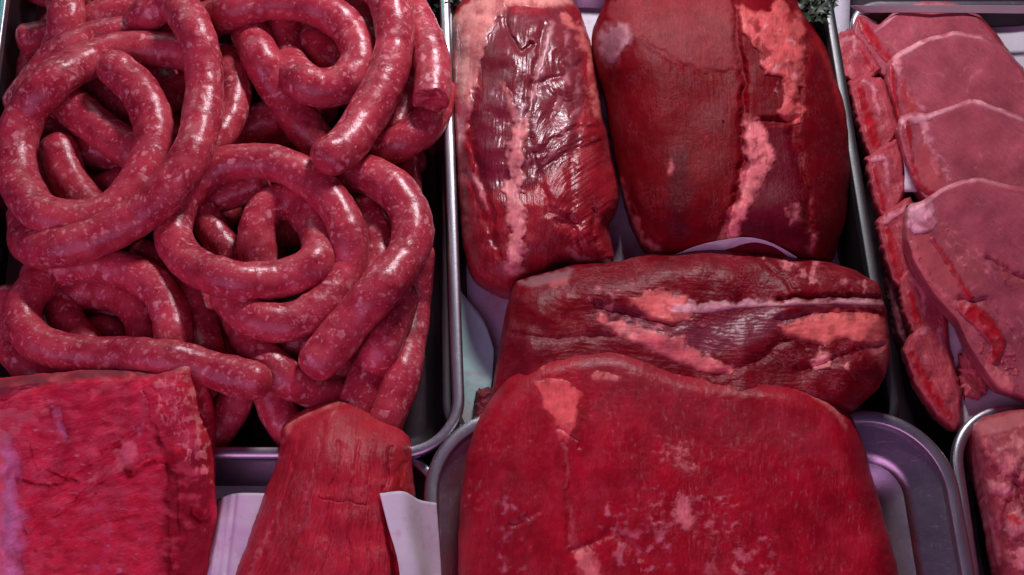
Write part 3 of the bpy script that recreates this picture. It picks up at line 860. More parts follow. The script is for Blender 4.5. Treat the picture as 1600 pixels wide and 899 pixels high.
# -- broad roast
F_ = Piece([(924, 60), (940, 15), (965, -25), (1040, -45), (1150, -45), (1225, -25), (1262, 28), (1292, 80), (1311, 130), (1326, 190), (1330, 250), (1324, 320), (1313, 372), (1290, 415),
            (1200, 422), (1100, 418), (1040, 406), (1012, 396), (985, 348), (969, 290), (957, 230), (943, 150), (930, 105)],
           -24, 66, 105, -46, flow=88, tone=(0.155, 0.002, 0.006), vein=0.4, rough=0.48, lump=5, lump_s=120, fine=0.35, seed=5, nth=620, nr=200, center=(1130, 190), fib=0.28, fibre_h=0.2,
           creases=[([(1150, -10), (1152, 60), (1163, 130), (1160, 200), (1163, 250), (1150, 310), (1125, 380)], 6, 5.0), ([(1262, 60), (1250, 150), (1238, 210), (1260, 300), (1265, 400)], 7, 3.5),
                    ([(985, 70), (960, 105), (948, 150)], 6, 2.5), ([(1180, 190), (1215, 190), (1245, 185)], 5, 3), ([(966, 250), (985, 300), (1010, 360), (1030, 395)], 5, 3),
                    ([(1000, 62), (1050, 95), (1100, 116), (1155, 112)], 5, 1.2)],
           planes=[(118-0.0, -0.065, 0.42)],
           paints=[tone_patch(Poly([(975, -30), (1130, -40), (1148, 20), (1162, 112), (1100, 116), (1045, 94), (1000, 62), (965, 40), (950, 20)], 6, 20), (0.23, 0.028, 0.032), rough=0.50, fib=0.9, op=0.95, soft=5, vein=0.4),
                   tone_patch(Poly([(1038, 235), (1080, 225), (1088, 300), (1078, 385), (1040, 385)], 8, 24), (0.065, 0.001, 0.006), op=0.75, soft=22, rough=0.5, fib=0.1),
                   tone_patch(Poly([(1165, 200), (1240, 200), (1270, 400), (1150, 400)], 8, 24), (0.11, 0.003, 0.014), op=0.8),
                   tone_patch(Poly([(1265, 60), (1310, 130), (1330, 300), (1290, 410), (1260, 400), (1245, 200)], 6, 24), (0.13, 0.002, 0.006), op=0.85),  # dark right muscle, deepened further with that side's shade in the colour
                   tone_patch(Stroke([(1275, 60, 5), (1300, 120, 5), (1318, 190, 5)], 3), (0.42, 0.01, 0.014), op=0.8),
                   fat(Poly([(930, 50), (950, 32), (985, 36), (990, 62), (975, 80), (955, 112), (940, 96), (930, 80)], 5, 18), (0.40, 0.22, 0.24), 'silver_skin', th=0.6, soft=10),
                   tone_patch(Poly([(945, 45), (975, 42), (978, 70), (952, 100), (944, 80)], 8, 14), (0.15, 0.05, 0.065), op=0.7, soft=10),
                   fat(Poly([(1148, 5), (1168, 12), (1200, 18), (1215, -10), (1255, 30), (1261, 90), (1252, 120), (1258, 190), (1240, 196), (1212, 182), (1222, 150), (1224, 122), (1196, 118), (1178, 70), (1160, 55)], 8, 18), (0.58, 0.13, 0.12), th=2.4),
                   fat(Specks([(1150, 5), (1200, 20), (1255, 30), (1255, 120), (1250, 190), (1215, 170), (1185, 80)], 14, 0.36, 19), (0.74, 0.36, 0.36), 'fat_patch', th=2.6),
                   fat(Poly([(1162, 176), (1185, 182), (1200, 215), (1214, 240), (1205, 262), (1195, 280), (1180, 305), (1165, 345), (1155, 372), (1122, 378), (1134, 345), (1150, 310), (1160, 265)], 7, 20), (0.74, 0.25, 0.25), 'fat_seam', th=2.0),
                   fat(Stroke([(1048, 250, 4), (1049, 262, 6), (1046, 270, 4)], 2), (0.55, 0.18, 0.18), th=0.6),
                   fat(Poly([(1225, 325), (1250, 318), (1252, 345), (1235, 355)], 6, 12), (0.60, 0.20, 0.20), th=0.8),
                   fat(Poly([(1265, 355), (1280, 365), (1270, 400), (1258, 395)], 5, 12), (0.42, 0.14, 0.15), th=0.6, op=0.8),
                   fat(Stroke([(968, 280, 3), (985, 330, 4), (1005, 375, 6), (1030, 392, 6)], 3), (0.55, 0.20, 0.20), 'fat_seam', th=0.8),
                   fat(Stroke([(1105, 215, 1.5), (1100, 235, 1.5)], 2), (0.48, 0.05, 0.05), 'sinew', th=0.3)])
F_.build("beef_roast", "broad dark red roast with fatty folds down one side", "meat", group="raw beef pieces")

# -- sinewy slab lying across the middle
D = Piece([(797, 455), (806, 436), (850, 424), (895, 414), (950, 411), (1010, 400), (1070, 389), (1115, 385), (1170, 388), (1230, 398), (1290, 408), (1340, 424), (1374, 444), (1382, 476),
           (1389, 520), (1391, 566), (1376, 606), (1332, 643), (1250, 665), (1100, 690), (900, 690), (790, 670), (766, 636), (770, 600), (778, 560), (786, 505)],
          6, 34, 60, -46, flow=4, tone=(0.17, 0.003, 0.009), rough=0.40, lump=6, lump_s=80, fine=0.8, seed=8, nth=640, nr=170, center=(1080, 530), fibre_h=0.35, angular=True,
          planes=[(-330+0.0, 0.45, 0.0)],
          creases=[([(1215, 466), (1290, 462), (1378, 466)], 4, 5.0), ([(930, 478), (985, 492), (1050, 512)], 5, 2.5), ([(1215, 500), (1290, 488), (1385, 492)], 5, 3), ([(800, 520), (850, 530), (960, 525)], 4, 1.4),
                   ([(1250, 580), (1320, 555), (1380, 540)], 6, 3), ([(1180, 400), (1230, 440), (1250, 465)], 4, 2), ([(1120, 585), (1190, 560), (1230, 530)], 7, 2.5)],
          paints=[tone_patch(Poly([(1060, 500), (1180, 484), (1330, 482), (1250, 500), (1170, 545), (1090, 560), (1000, 520)], 8, 26), SILVER, rough=0.32, op=0.75),
                  tone_patch(Poly([(925, 470), (1000, 480), (1040, 520), (960, 510)], 6, 16), (0.14, 0.012, 0.03), op=0.7),
                  tone_patch(Poly([(800, 440), (860, 425), (900, 418), (890, 440), (830, 450)], 4, 14), (0.30, 0.14, 0.15), rough=0.4, op=0.8, soft=5),
                  tone_patch(Poly([(785, 520), (900, 520), (820, 590), (770, 620)], 6, 20), (0.17, 0.006, 0.016), op=0.8),
                  fat(Poly([(975, 466), (1000, 455), (1035, 450), (1068, 462), (1085, 478), (1075, 500), (1048, 506), (1012, 498), (998, 482)], 9, 18), (0.80, 0.24, 0.20), th=1.4, bleed=0.4, soft=12),
                  fat(Stroke([(1060, 482, 10), (1110, 480, 9), (1160, 476, 6), (1220, 474, 5), (1300, 472, 4), (1376, 474, 4)], 4, 20), (0.70, 0.38, 0.40), 'sinew', th=1.4, gb=1.0, bleed=0.3),
                  fat(Stroke([(940, 498, 8), (965, 512, 11), (1000, 525, 16), (1045, 540, 19), (1095, 565, 16), (1135, 578, 9)], 8, 24), (0.72, 0.22, 0.21), 'fat_seam', th=1.2, bleed=0.4, soft=10),
                  fat(Poly([(1212, 512), (1240, 500), (1290, 488), (1340, 484), (1386, 500), (1390, 545), (1360, 540), (1320, 530), (1290, 540), (1250, 533)], 9, 20), (0.80, 0.22, 0.18), th=1.5, bleed=0.4, soft=12),
                  fat(Poly([(1340, 540), (1388, 530), (1392, 590), (1380, 600), (1372, 560)], 5, 20), (0.42, 0.14, 0.13), th=1.0),
                  fat(Poly([(1266, 562), (1285, 545), (1302, 556), (1300, 575), (1270, 580)], 5, 12), (0.78, 0.34, 0.30), th=2.5, ramp=4),
                  fat(Specks([(1180, 398), (1280, 405), (1290, 450), (1230, 455)], 20, 0.10, 12), (0.62, 0.23, 0.23), th=1.2),
                  fat(Specks([(1300, 420), (1378, 440), (1378, 462), (1310, 456)], 14, 0.18, 14), (0.58, 0.22, 0.24), th=1.0),
                  fat(Specks([(1220, 490), (1385, 478), (1385, 560), (1330, 600), (1240, 540)], 18, 0.35, 22), (0.62, 0.24, 0.22), th=1.4),
                  fat(Specks([(900, 440), (1060, 430), (1160, 500), (1150, 580), (1000, 560), (920, 500)], 22, 0.42, 17, 0.6), (0.52, 0.17, 0.18), th=0.6, op=0.8),
                  fat(Poly([(855, 440), (885, 432), (888, 445), (862, 452)], 4, 10), (0.48, 0.14, 0.14), th=0.6)])
D.build("beef_slab", "sinewy beef slab with creamy fat streaks lying across the roasts", "meat", group="raw beef pieces")

# -- widest slab
C_ = Piece([(716, 850), (720, 780), (728, 715), (748, 652), (775, 608), (808, 572), (850, 547), (905, 535), (960, 533), (1010, 547), (1065, 572), (1130, 580), (1190, 586), (1243, 592), (1293, 612),
            (1328, 645), (1345, 685), (1358, 725), (1372, 775), (1387, 830), (1402, 885), (1425, 1000), (1250, 1050), (900, 1050), (712, 1000)],
           10, 34, 46, -30, flow=96, tone=(0.36, 0.005, 0.018), vein=0.45, rough=0.38, angular=True, lump=3, lump_s=130, fine=0.6, seed=12, nth=680, nr=210, center=(1050, 800), fib=0.45, warp_flow=0.10, tilt=(0, -0.012),
           creases=[([(882, 690), (890, 760), (892, 850)], 5, 2.0), ([(1240, 592), (1300, 630), (1335, 680)], 6, 2.0), ([(875, 670), (905, 690), (905, 700)], 3, 1.5), ([(900, 860), (960, 830), (1000, 870)], 8, 2), ([(800, 820), (840, 800)], 5, 1.5)],
           paints=[tone_patch(Poly([(880, 550), (980, 545), (1150, 600), (1300, 660), (1300, 720), (1100, 700), (930, 640)], 14, 40), (0.28, 0.022, 0.036), op=0.6, soft=30, rough=0.4),
                   tone_patch(Poly([(720, 700), (800, 680), (850, 760), (860, 960), (715, 960)], 14, 40), (0.26, 0.006, 0.02), op=0.6, soft=30),
                   fat(Poly([(832, 598), (868, 590), (890, 596), (908, 612), (905, 642), (900, 668), (888, 694), (872, 692), (862, 655), (845, 628)], 6, 18), (0.78, 0.20, 0.19), th=0.9, soft=8, gb=0.62, bleed=0.4),
                   fat(Stroke([(928, 590, 6), (945, 588, 8), (962, 592, 6)], 4), (0.66, 0.22, 0.18), th=0.7),
                   fat(Stroke([(985, 583, 3), (1000, 588, 4)], 3), (0.48, 0.12, 0.12), th=0.4),
                   fat(Stroke([(1200, 590, 4), (1232, 594, 8), (1270, 612, 8), (1305, 640, 6), (1322, 670, 3)], 4), (0.70, 0.24, 0.22), 'fat_seam', th=1.0),
                   fat(Specks([(815, 570), (880, 555), (870, 590), (830, 590)], 14, 0.15, 3), (0.55, 0.18, 0.17), th=0.5, bleed=0.3, soft=9, gb=0.66),
                   fat(Poly([(1025, 692), (1045, 700), (1068, 698), (1072, 712), (1050, 716), (1068, 738), (1082, 742), (1078, 728), (1060, 706)], 7, 10), (0.60, 0.24, 0.25), th=0.7, bleed=0.35, soft=7, gb=0.66),
                   fat(Specks([(1000, 670), (1090, 685), (1100, 750), (1030, 730)], 14, 0.12, 31), (0.60, 0.24, 0.25), th=0.5, bleed=0.3, soft=9, gb=0.66),
                   fat(Poly([(1058, 772), (1080, 770), (1082, 800), (1092, 812), (1080, 832), (1062, 820), (1048, 804), (1056, 792)], 7, 10), (0.72, 0.25, 0.25), th=0.8),
                   fat(Specks([(1000, 760), (1150, 770), (1160, 850), (1010, 840)], 14, 0.14, 41), (0.62, 0.26, 0.28), th=0.5, op=0.95, bleed=0.3, soft=9, gb=0.66),
                   fat(Specks([(940, 780), (1000, 790), (1060, 850), (1040, 899), (960, 890), (930, 830)], 20, 0.10, 43), (0.54, 0.20, 0.26), th=0.5, op=0.9, bleed=0.3, soft=9, gb=0.66),
                   fat(Specks([(1090, 830), (1220, 830), (1220, 930), (1100, 930)], 22, 0.15, 47), (0.58, 0.22, 0.26), th=0.5, op=0.95, bleed=0.3, soft=9, gb=0.66),
                   fat(Poly([(898, 862), (915, 850), (935, 868), (945, 905), (950, 940), (905, 940)], 6, 16), (0.72, 0.25, 0.22), th=0.9),
                   fat(Stroke([(880, 692, 4), (888, 730, 3), (886, 770, 3), (893, 810, 4), (893, 850, 5)], 4), (0.48, 0.16, 0.18), 'sinew', th=0.5, op=0.95, bleed=0.3, soft=9, gb=0.66),
                   fat(Specks([(760, 760), (830, 780), (850, 899), (760, 899)], 20, 0.22, 53), (0.52, 0.18, 0.22), th=0.4, op=0.7),
                   fat(Specks([(722, 740), (760, 740), (765, 800), (722, 800)], 12, 0.25, 57), (0.48, 0.16, 0.17), th=0.4),
                   fat(Specks([(745, 640), (830, 600), (850, 690), (770, 740), (730, 720)], 7, 0.42, 59), (0.48, 0.14, 0.15), th=0.3, op=0.8),
                   fat(Specks([(1220, 660), (1270, 670), (1280, 710), (1230, 700)], 14, 0.2, 61), (0.46, 0.15, 0.16), th=0.4, op=0.9, bleed=0.3, soft=9, gb=0.66),
                   fat(Specks([(980, 560), (1320, 640), (1350, 800), (1380, 900), (1050, 900), (900, 640)], 5, 0.55, 63, 4.0), (0.55, 0.20, 0.22), 'marbling', th=0.25, op=0.7, bleed=0.2, soft=3),
                   fat(Specks([(905, 545), (980, 540), (1180, 600), (1150, 650), (960, 620)], 6, 0.5, 67, 3.0), (0.50, 0.20, 0.22), 'marbling', th=0.25, op=0.6, bleed=0.2, soft=3),
                   tone_patch(Specks([(730, 600), (1350, 620), (1390, 960), (720, 960)], 60, 0.15, 69, 1.5), (0.27, 0.004, 0.014), op=0.55, soft=18),
                   tone_patch(Specks([(730, 600), (1350, 620), (1390, 960), (720, 960)], 45, 0.2, 79, 1.5), (0.44, 0.016, 0.040), op=0.5, soft=14)])
C_.build("beef_slab", "widest flat red slab with scattered pale fat spots", "meat", group="raw beef pieces")

# -- chunk in the near corner
A_ = Piece([(-90, 620), (-40, 594), (60, 584), (150, 577), (240, 571), (290, 564), (306, 568), (322, 592), (333, 640), (333, 700), (334, 750), (337, 800), (328, 850), (322, 900), (320, 1000), (150, 1040), (-90, 1000)],
           18, 40, 40, -40, flow=-18, tone=(0.58, 0.030, 0.060), rough=0.44, lump=6, lump_s=70, fine=0.5, seed=21, nth=560, nr=210, angular=True, center=(150, 770), fib=0.9, warp_flow=0.15, fibre_h=0.4,
           planes=[(182, 0.0, -0.22), (262, -0.70, -0.02)],
           creases=[([(0, 622), (60, 600), (140, 590), (250, 585)], 5, 2.5), ([(30, 750), (90, 755), (150, 720), (215, 670)], 4, 2.5), ([(40, 830), (110, 790), (170, 740)], 4, 2.2), ([(205, 735), (225, 722), (242, 716)], 7, 7.0),
                    ([(255, 720), (280, 740), (285, 850)], 7, 3), ([(50, 690), (60, 730), (120, 750)], 4, 2), ([(250, 680), (265, 720), (270, 900)], 8, 2.5), ([(210, 580), (235, 630), (250, 690)], 4, 1.5),
                    ([(60, 860), (140, 820), (220, 800)], 5, 1.8), ([(300, 800), (320, 812), (330, 800)], 5, 3)],
           paints=[tone_patch(Poly([(-90, 600), (60, 585), (295, 562), (310, 575), (230, 590), (130, 594), (60, 606), (-20, 630), (-90, 640)], 3, 20), (0.24, 0.05, 0.06), rough=0.6, op=0.95, soft=5, vein=0.2),
                   tone_patch(Poly([(255, 700), (335, 690), (340, 990), (230, 990), (250, 850)], 8, 30), (0.22, 0.005, 0.012), op=0.85, soft=14),  # right face painted darker, its shading put into the colour
                   tone_patch(Poly([(60, 780), (230, 780), (240, 1000), (20, 1000)], 14, 40), (0.64, 0.030, 0.060), op=0.7, soft=30),
                   tone_patch(Specks([(-60, 590), (300, 570), (330, 760), (240, 1000), (-60, 1000)], 40, 0.05, 101, 0.5), (0.68, 0.10, 0.13), op=0.65, soft=18, fib=0.8),
                   tone_patch(Specks([(-60, 590), (300, 570), (330, 760), (240, 1000), (-60, 1000)], 30, 0.22, 103, 0.5), (0.38, 0.010, 0.026), op=0.65, soft=14, fib=0.8),
                   fat(Specks([(40, 620), (230, 590), (260, 720), (200, 960), (60, 960)], 22, 0.62, 105, 0.4), (0.70, 0.28, 0.32), 'marbling', th=0.5, soft=6, bleed=0.4),
                   fat(Poly([(128, 636), (140, 612), (160, 596), (195, 586), (215, 584), (205, 596), (170, 608), (145, 630)], 6, 14), (0.60, 0.12, 0.13), th=1.0),
                   fat(Poly([(188, 690), (200, 682), (216, 692), (214, 722), (198, 738), (168, 744), (140, 760), (132, 752), (150, 736), (174, 726), (180, 705)], 5, 14), (0.68, 0.22, 0.22), th=1.6),
                   fat(Poly([(-60, 640), (0, 634), (50, 640), (88, 632), (70, 650), (40, 662), (20, 690), (-10, 700), (-60, 700)], 8, 20), (0.56, 0.16, 0.16), th=1.0),
                   fat(Poly([(80, 632), (95, 640), (105, 672), (112, 682), (104, 695), (92, 680), (84, 655)], 5, 10), (0.55, 0.22, 0.32), 'silver_skin', th=0.8),
                   fat(Poly([(-60, 670), (20, 690), (38, 720), (32, 770), (44, 820), (36, 870), (30, 1000), (-60, 1000)], 9, 22), (0.56, 0.27, 0.42), 'silver_skin', th=0.5, soft=24, rough=0.3, bleed=0.5),
                   fat(Poly([(0, 700), (12, 720), (8, 800), (6, 899), (-40, 899), (-40, 700)], 8, 22), (0.72, 0.15, 0.16), th=0.6, soft=16),
                   fat(Stroke([(222, 615, 2), (226, 650, 4), (216, 680, 5)], 4), (0.50, 0.16, 0.22), 'sinew', th=0.7),
                   fat(Stroke([(30, 745, 2), (55, 748, 4), (85, 735, 3), (95, 700, 3)], 4), (0.48, 0.12, 0.16), 'sinew', th=0.5, op=0.8),
                   fat(Stroke([(150, 790, 3), (165, 805, 4), (175, 850, 3), (150, 890, 5)], 5), (0.52, 0.12, 0.22), 'sinew', th=0.5, op=0.7),
                   fat(Poly([(275, 568), (298, 562), (305, 575), (292, 586), (270, 582)], 4, 10), (0.58, 0.22, 0.20), th=1.6),
                   fat(Specks([(235, 590), (300, 580), (325, 600), (332, 690), (335, 760), (300, 740), (270, 690), (240, 650)], 9, 0.02, 71, 1.5), (0.66, 0.24, 0.22), 'marbling', th=1.2, step=1.2, bleed=0.15, soft=3),
                   fat(Poly([(310, 790), (330, 800), (322, 812)], 3, 10), (0.60, 0.08, 0.08), th=1.0)])
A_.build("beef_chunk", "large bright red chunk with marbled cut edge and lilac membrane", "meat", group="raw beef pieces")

# -- fillet end
B_ = Piece([(437, 700), (441, 668), (462, 648), (495, 634), (530, 625), (560, 636), (592, 655), (630, 674), (642, 692), (644, 730), (650, 790), (650, 850), (656, 960), (600, 1040), (430, 1050), (340, 1000), (365, 905), (388, 845), (410, 780), (428, 735)],
           0, 46, 105, -44, flow=lambda u, v: 100+0.08*(540-u), tone=(0.42, 0.020, 0.036), rough=0.40, lump=3.5, lump_s=60, fine=0.5, seed=31, nth=480, nr=190, center=(520, 830), fib=0.7, warp_flow=0.10, fibre_h=0.7,
           planes=[],
           creases=[([(498, 778), (530, 782), (572, 788)], 2.2, 1.6), ([(612, 700), (600, 780), (610, 850), (625, 960)], 4, 2.5), ([(560, 690), (545, 800), (550, 960)], 3, 1.4),
                    ([(640, 700), (625, 740), (630, 800)], 4, 2), ([(505, 660), (500, 700), (475, 800), (430, 960)], 4, 1.5), ([(470, 680), (450, 760), (400, 900)], 4, 1.5), ([(585, 680), (575, 760), (585, 960)], 3, 1.4), ([(530, 690), (515, 800), (500, 960)], 3, 1.2)],
           paints=[tone_patch(Poly([(455, 660), (530, 635), (590, 660), (560, 720), (470, 730)], 8, 24), (0.42, 0.04, 0.045), op=0.4, soft=30),
                   tone_patch(Poly([(640, 690), (650, 800), (640, 960), (610, 960), (605, 800), (615, 700)], 5, 24), (0.40, 0.012, 0.018), op=0.7, soft=8),
                   fat(Stroke([(441, 690, 4), (452, 664, 6), (470, 650, 6), (500, 638, 6), (535, 627, 6)], 3), (0.66, 0.24, 0.20), 'fat_edge', th=1.2),
                   fat(Stroke([(518, 648, 2), (526, 640, 2.5)], 1), (0.66, 0.30, 0.25), 'sinew', th=0.8),
                   fat(Stroke([(500, 730, 3), (485, 755, 4), (478, 775, 4), (484, 790, 3)], 4, 8), (0.42, 0.12, 0.15), 'sinew', th=0.5, op=0.8),
                   fat(Stroke([(480, 790, 2), (478, 820, 4), (462, 835, 2)], 4, 8), (0.42, 0.12, 0.15), 'sinew', th=0.5, op=0.8),
                   fat(Stroke([(430, 810, 2), (415, 840, 4), (400, 870, 4), (390, 905, 3)], 5, 9), (0.52, 0.20, 0.20), 'sinew', th=0.6),
                   fat(Stroke([(600, 750, 4), (605, 760, 5)], 3), (0.46, 0.10, 0.10), th=0.4, op=0.7),
                   fat(Stroke([(572, 650, 4), (574, 653, 4)], 2), (0.50, 0.10, 0.10), th=0.6, ramp=3),
                   fat(Stroke([(645, 760, 3), (648, 790, 3)], 2), (0.50, 0.18, 0.20), 'sinew', th=0.4),
                   fat(Specks([(440, 740), (500, 720), (500, 860), (440, 960), (370, 960)], 10, 0.42, 83, 3.0), (0.46, 0.14, 0.16), 'sinew', th=0.5, op=0.8)])
B_.build("beef_fillet", "tapered fillet end with long grain wrapped in white paper", "meat", group="raw beef pieces")

# -- pork joint in the near corner tray
H_ = Piece([(1518, 672), (1530, 655), (1560, 645), (1610, 637), (1690, 640), (1720, 800), (1720, 1000), (1600, 1020), (1572, 950), (1560, 895), (1546, 830), (1533, 760), (1524, 710)],
           -2, 40, 60, -44, flow=80, tone=(0.34, 0.05, 0.065), rough=0.42, lump=5, lump_s=50, fine=1.2, seed=41, nth=420, nr=140, center=(1625, 820), fib=0.4, planes=[(-258, 0, 0.43)], plane_k=10.0,
           creases=[([(1600, 720), (1570, 800), (1560, 860)], 5, 2), ([(1590, 760), (1602, 800)], 5, 4)],
           paints=[tone_patch(Poly([(1518, 660), (1600, 640), (1610, 665), (1525, 685)], 3, 12), (0.48, 0.14, 0.14), op=0.9, soft=4),
                   fat(Poly([(1552, 700), (1575, 690), (1600, 660), (1610, 720), (1590, 745), (1575, 735), (1560, 740)], 7, 14), (0.62, 0.26, 0.24), th=1.2),
                   fat(Stroke([(1524, 700, 3), (1532, 750, 5), (1545, 810, 6), (1560, 880, 5)], 4), (0.55, 0.22, 0.24), 'fat_edge', th=1.0),
                   fat(Poly([(1540, 745), (1570, 750), (1590, 765), (1575, 780), (1545, 770)], 7, 14), (0.62, 0.28, 0.28), th=1.0),
                   fat(Poly([(1575, 800), (1600, 790), (1610, 830), (1580, 845), (1566, 830)], 7, 14), (0.60, 0.25, 0.25), th=1.2),
                   fat(Poly([(1580, 860), (1610, 850), (1620, 899), (1590, 890)], 7, 14), (0.62, 0.26, 0.26), th=1.2),
                   tone_patch(Stroke([(1575, 805, 5), (1590, 815, 6)], 4), (0.5, 0.02, 0.02), op=0.9, soft=3),
                   fat(Specks([(1520, 680), (1600, 660), (1620, 899), (1570, 899)], 18, 0.15, 91, 1.5), (0.55, 0.20, 0.20), 'marbling', th=0.8, op=0.8)])
H_.build("pork_joint", "pale marbled pork joint with a white fat edge inside its own tray", "meat")

# -- scraps
def scrap(outline, ze, h, R, base, label, tone, paints=(), name="meat_scrap", cat="meat", **k):
    kw = dict(nth=200, nr=60, seed=51, lump=3, lump_s=20, fine=1.5, fibre_h=0.4, jit=4)
    kw.update(k)
    q = Piece(outline, ze, h, R, base, tone=tone, paints=paints, **kw)
    return q.build(name, label, cat)
scrap([(744, 612), (762, 606), (780, 612), (770, 650), (752, 676), (738, 672), (742, 640)], -22, 14, 10, -34, "brownish meat flap under the near corner of the sinewy slab", (0.14, 0.02, 0.025), flow=80, rough=0.5)
scrap([(1378, 395), (1388, 400), (1408, 460), (1424, 530), (1416, 545), (1400, 520), (1388, 460)], -30, 10, 10, -40, "dark shrivelled membrane strip between two trays", (0.14, 0.04, 0.05), flow=80, rough=0.5, seed=57)
scrap([(1500, 555), (1512, 548), (1535, 575), (1545, 600), (1530, 622), (1508, 618), (1498, 590)], -14, 5, 12, -24, "ragged pale meat scrap on the white paper strip", (0.52, 0.10, 0.11), seed=59, jit=6)

# -- pork chops
CH = "overlapping pork chops on white paper"
def chop(outline, ze, h, base, label, paints, seed, center, tilt=(0, -0.03), flow=40, planes=(), creases=()):
    r = random.Random(seed)
    oa = np.array(outline)
    paints = list(paints)
    for k in range(9):
        x, y = center[0]+r.uniform(-70, 90), center[1]+r.uniform(-60, 60); a = r.uniform(0.2, 1.4)*r.choice((1, -1)); L = r.uniform(14, 34)
        paints.append(tone_patch(Stroke([(x, y, 0.8), (x+L*math.cos(a), y+L*math.sin(a), 1.4), (x+L*1.7*math.cos(a+.4), y+L*1.7*math.sin(a+.4), 0.6)], 4, 16, seed+k), (0.52, 0.17, 0.20), op=0.55, soft=2, vein=0.2))
    q = Piece(outline, ze, h, 8, base, tone=PORK, paints=paints, rough=0.36, flow=flow, lump=2.0, lump_s=60, fine=0.3, fibre_h=0.10, fib=0.3, vein=0.9, seed=seed, nth=420, nr=130, center=center, tilt=tilt,
              planes=planes, creases=creases, jit=1.2, angular=True)
    q.build("pork_chop", label, "pork chop", group=CH)
BONE = (0.36, 0.010, 0.020); RIM = (0.70, 0.42, 0.46)
def bone(pts, **k):
    return fat(Stroke(pts, 2, 10), BONE, 'bone', th=k.pop('th', 1.6), rough=0.38, soft=4.5, ramp=4, bleed=0.5, **k)
chop([(1330, 48), (1338, 22), (1352, 24), (1372, 40), (1400, 16), (1440, 2), (1490, 3), (1532, 25), (1562, 58), (1590, 100), (1604, 150), (1580, 200), (1450, 200), (1390, 130), (1360, 108), (1340, 80)],
     -32, 12, -44, "farthest pork chop, its top touching the far tray rim",
     [fat(Stroke([(1370, 50, 3), (1400, 22, 4), (1440, 6, 3), (1500, 8, 2)], 2), RIM, 'fat_rim', th=0.6, op=0.7),
      bone([(1343, 30, 5), (1355, 50, 8), (1375, 75, 8), (1388, 92, 7)]),
      fat(Stroke([(1385, 62, 5), (1400, 75, 5), (1412, 85, 6)], 5), (0.52, 0.18, 0.19), th=0.6),
      tone_patch(Stroke([(1530, 28, 5), (1565, 65, 6), (1595, 120, 7)], 3), (0.36, 0.03, 0.04), op=0.8, soft=6)], 61, (1470, 100))
chop([(1384, 100), (1395, 88), (1408, 78), (1445, 60), (1490, 49), (1532, 53), (1570, 74), (1604, 112), (1640, 200), (1620, 300), (1500, 310), (1430, 260), (1404, 205), (1392, 160), (1382, 130)],
     -22, 14, -36, "second pork chop from the far rim with pale round loin",
     [fat(Stroke([(1400, 88, 7), (1420, 76, 8), (1450, 62, 5), (1492, 53, 3), (1540, 62, 2)], 3), (0.70, 0.42, 0.44), 'fat_rim', th=0.8),
      fat(Stroke([(1402, 95, 8), (1406, 120, 5), (1430, 160, 5), (1446, 172, 5)], 4), (0.62, 0.30, 0.33), 'fat_seam', th=0.7),
      bone([(1392, 105, 5), (1396, 140, 5), (1404, 190, 6)]),
      tone_patch(Poly([(1404, 110), (1440, 168), (1420, 185), (1405, 160)], 5, 12), (0.40, 0.04, 0.05), op=0.8, soft=5),
      tone_patch(Stroke([(1575, 82, 4), (1600, 115, 5), (1625, 170, 6)], 3), (0.40, 0.05, 0.06), op=0.7, soft=6)], 63, (1510, 170))
chop([(1406, 180), (1424, 174), (1450, 178), (1480, 168), (1520, 153), (1560, 168), (1604, 185), (1660, 260), (1650, 420), (1520, 420), (1470, 340), (1438, 310), (1424, 285), (1408, 240), (1400, 205)],
     -10, 14, -26, "third pork chop with a thin red rib strip",
     [fat(Stroke([(1412, 190, 8), (1440, 186, 8), (1480, 170, 5), (1522, 157, 4), (1560, 171, 5), (1600, 188, 3)], 3), (0.70, 0.42, 0.46), 'fat_rim', th=0.8),
      fat(Stroke([(1445, 195, 8), (1450, 225, 6), (1465, 255, 5), (1485, 280, 5)], 6), (0.60, 0.30, 0.33), 'fat_seam', th=0.6),
      bone([(1417, 190, 5), (1420, 215, 5), (1424, 250, 3), (1436, 290, 5), (1455, 300, 6)]),
      tone_patch(Poly([(1430, 215), (1450, 225), (1480, 280), (1450, 300), (1432, 270)], 5, 12), (0.44, 0.08, 0.09), op=0.9, soft=5),
      fat(Stroke([(1455, 245, 3), (1462, 262, 4), (1468, 275, 3)], 3), (0.50, 0.16, 0.18), 'fat_seam', th=0.5),
      fat(Stroke([(1404, 205, 4), (1410, 240, 4), (1425, 285, 4)], 3), (0.50, 0.14, 0.15), th=0.6)], 65, (1530, 290))
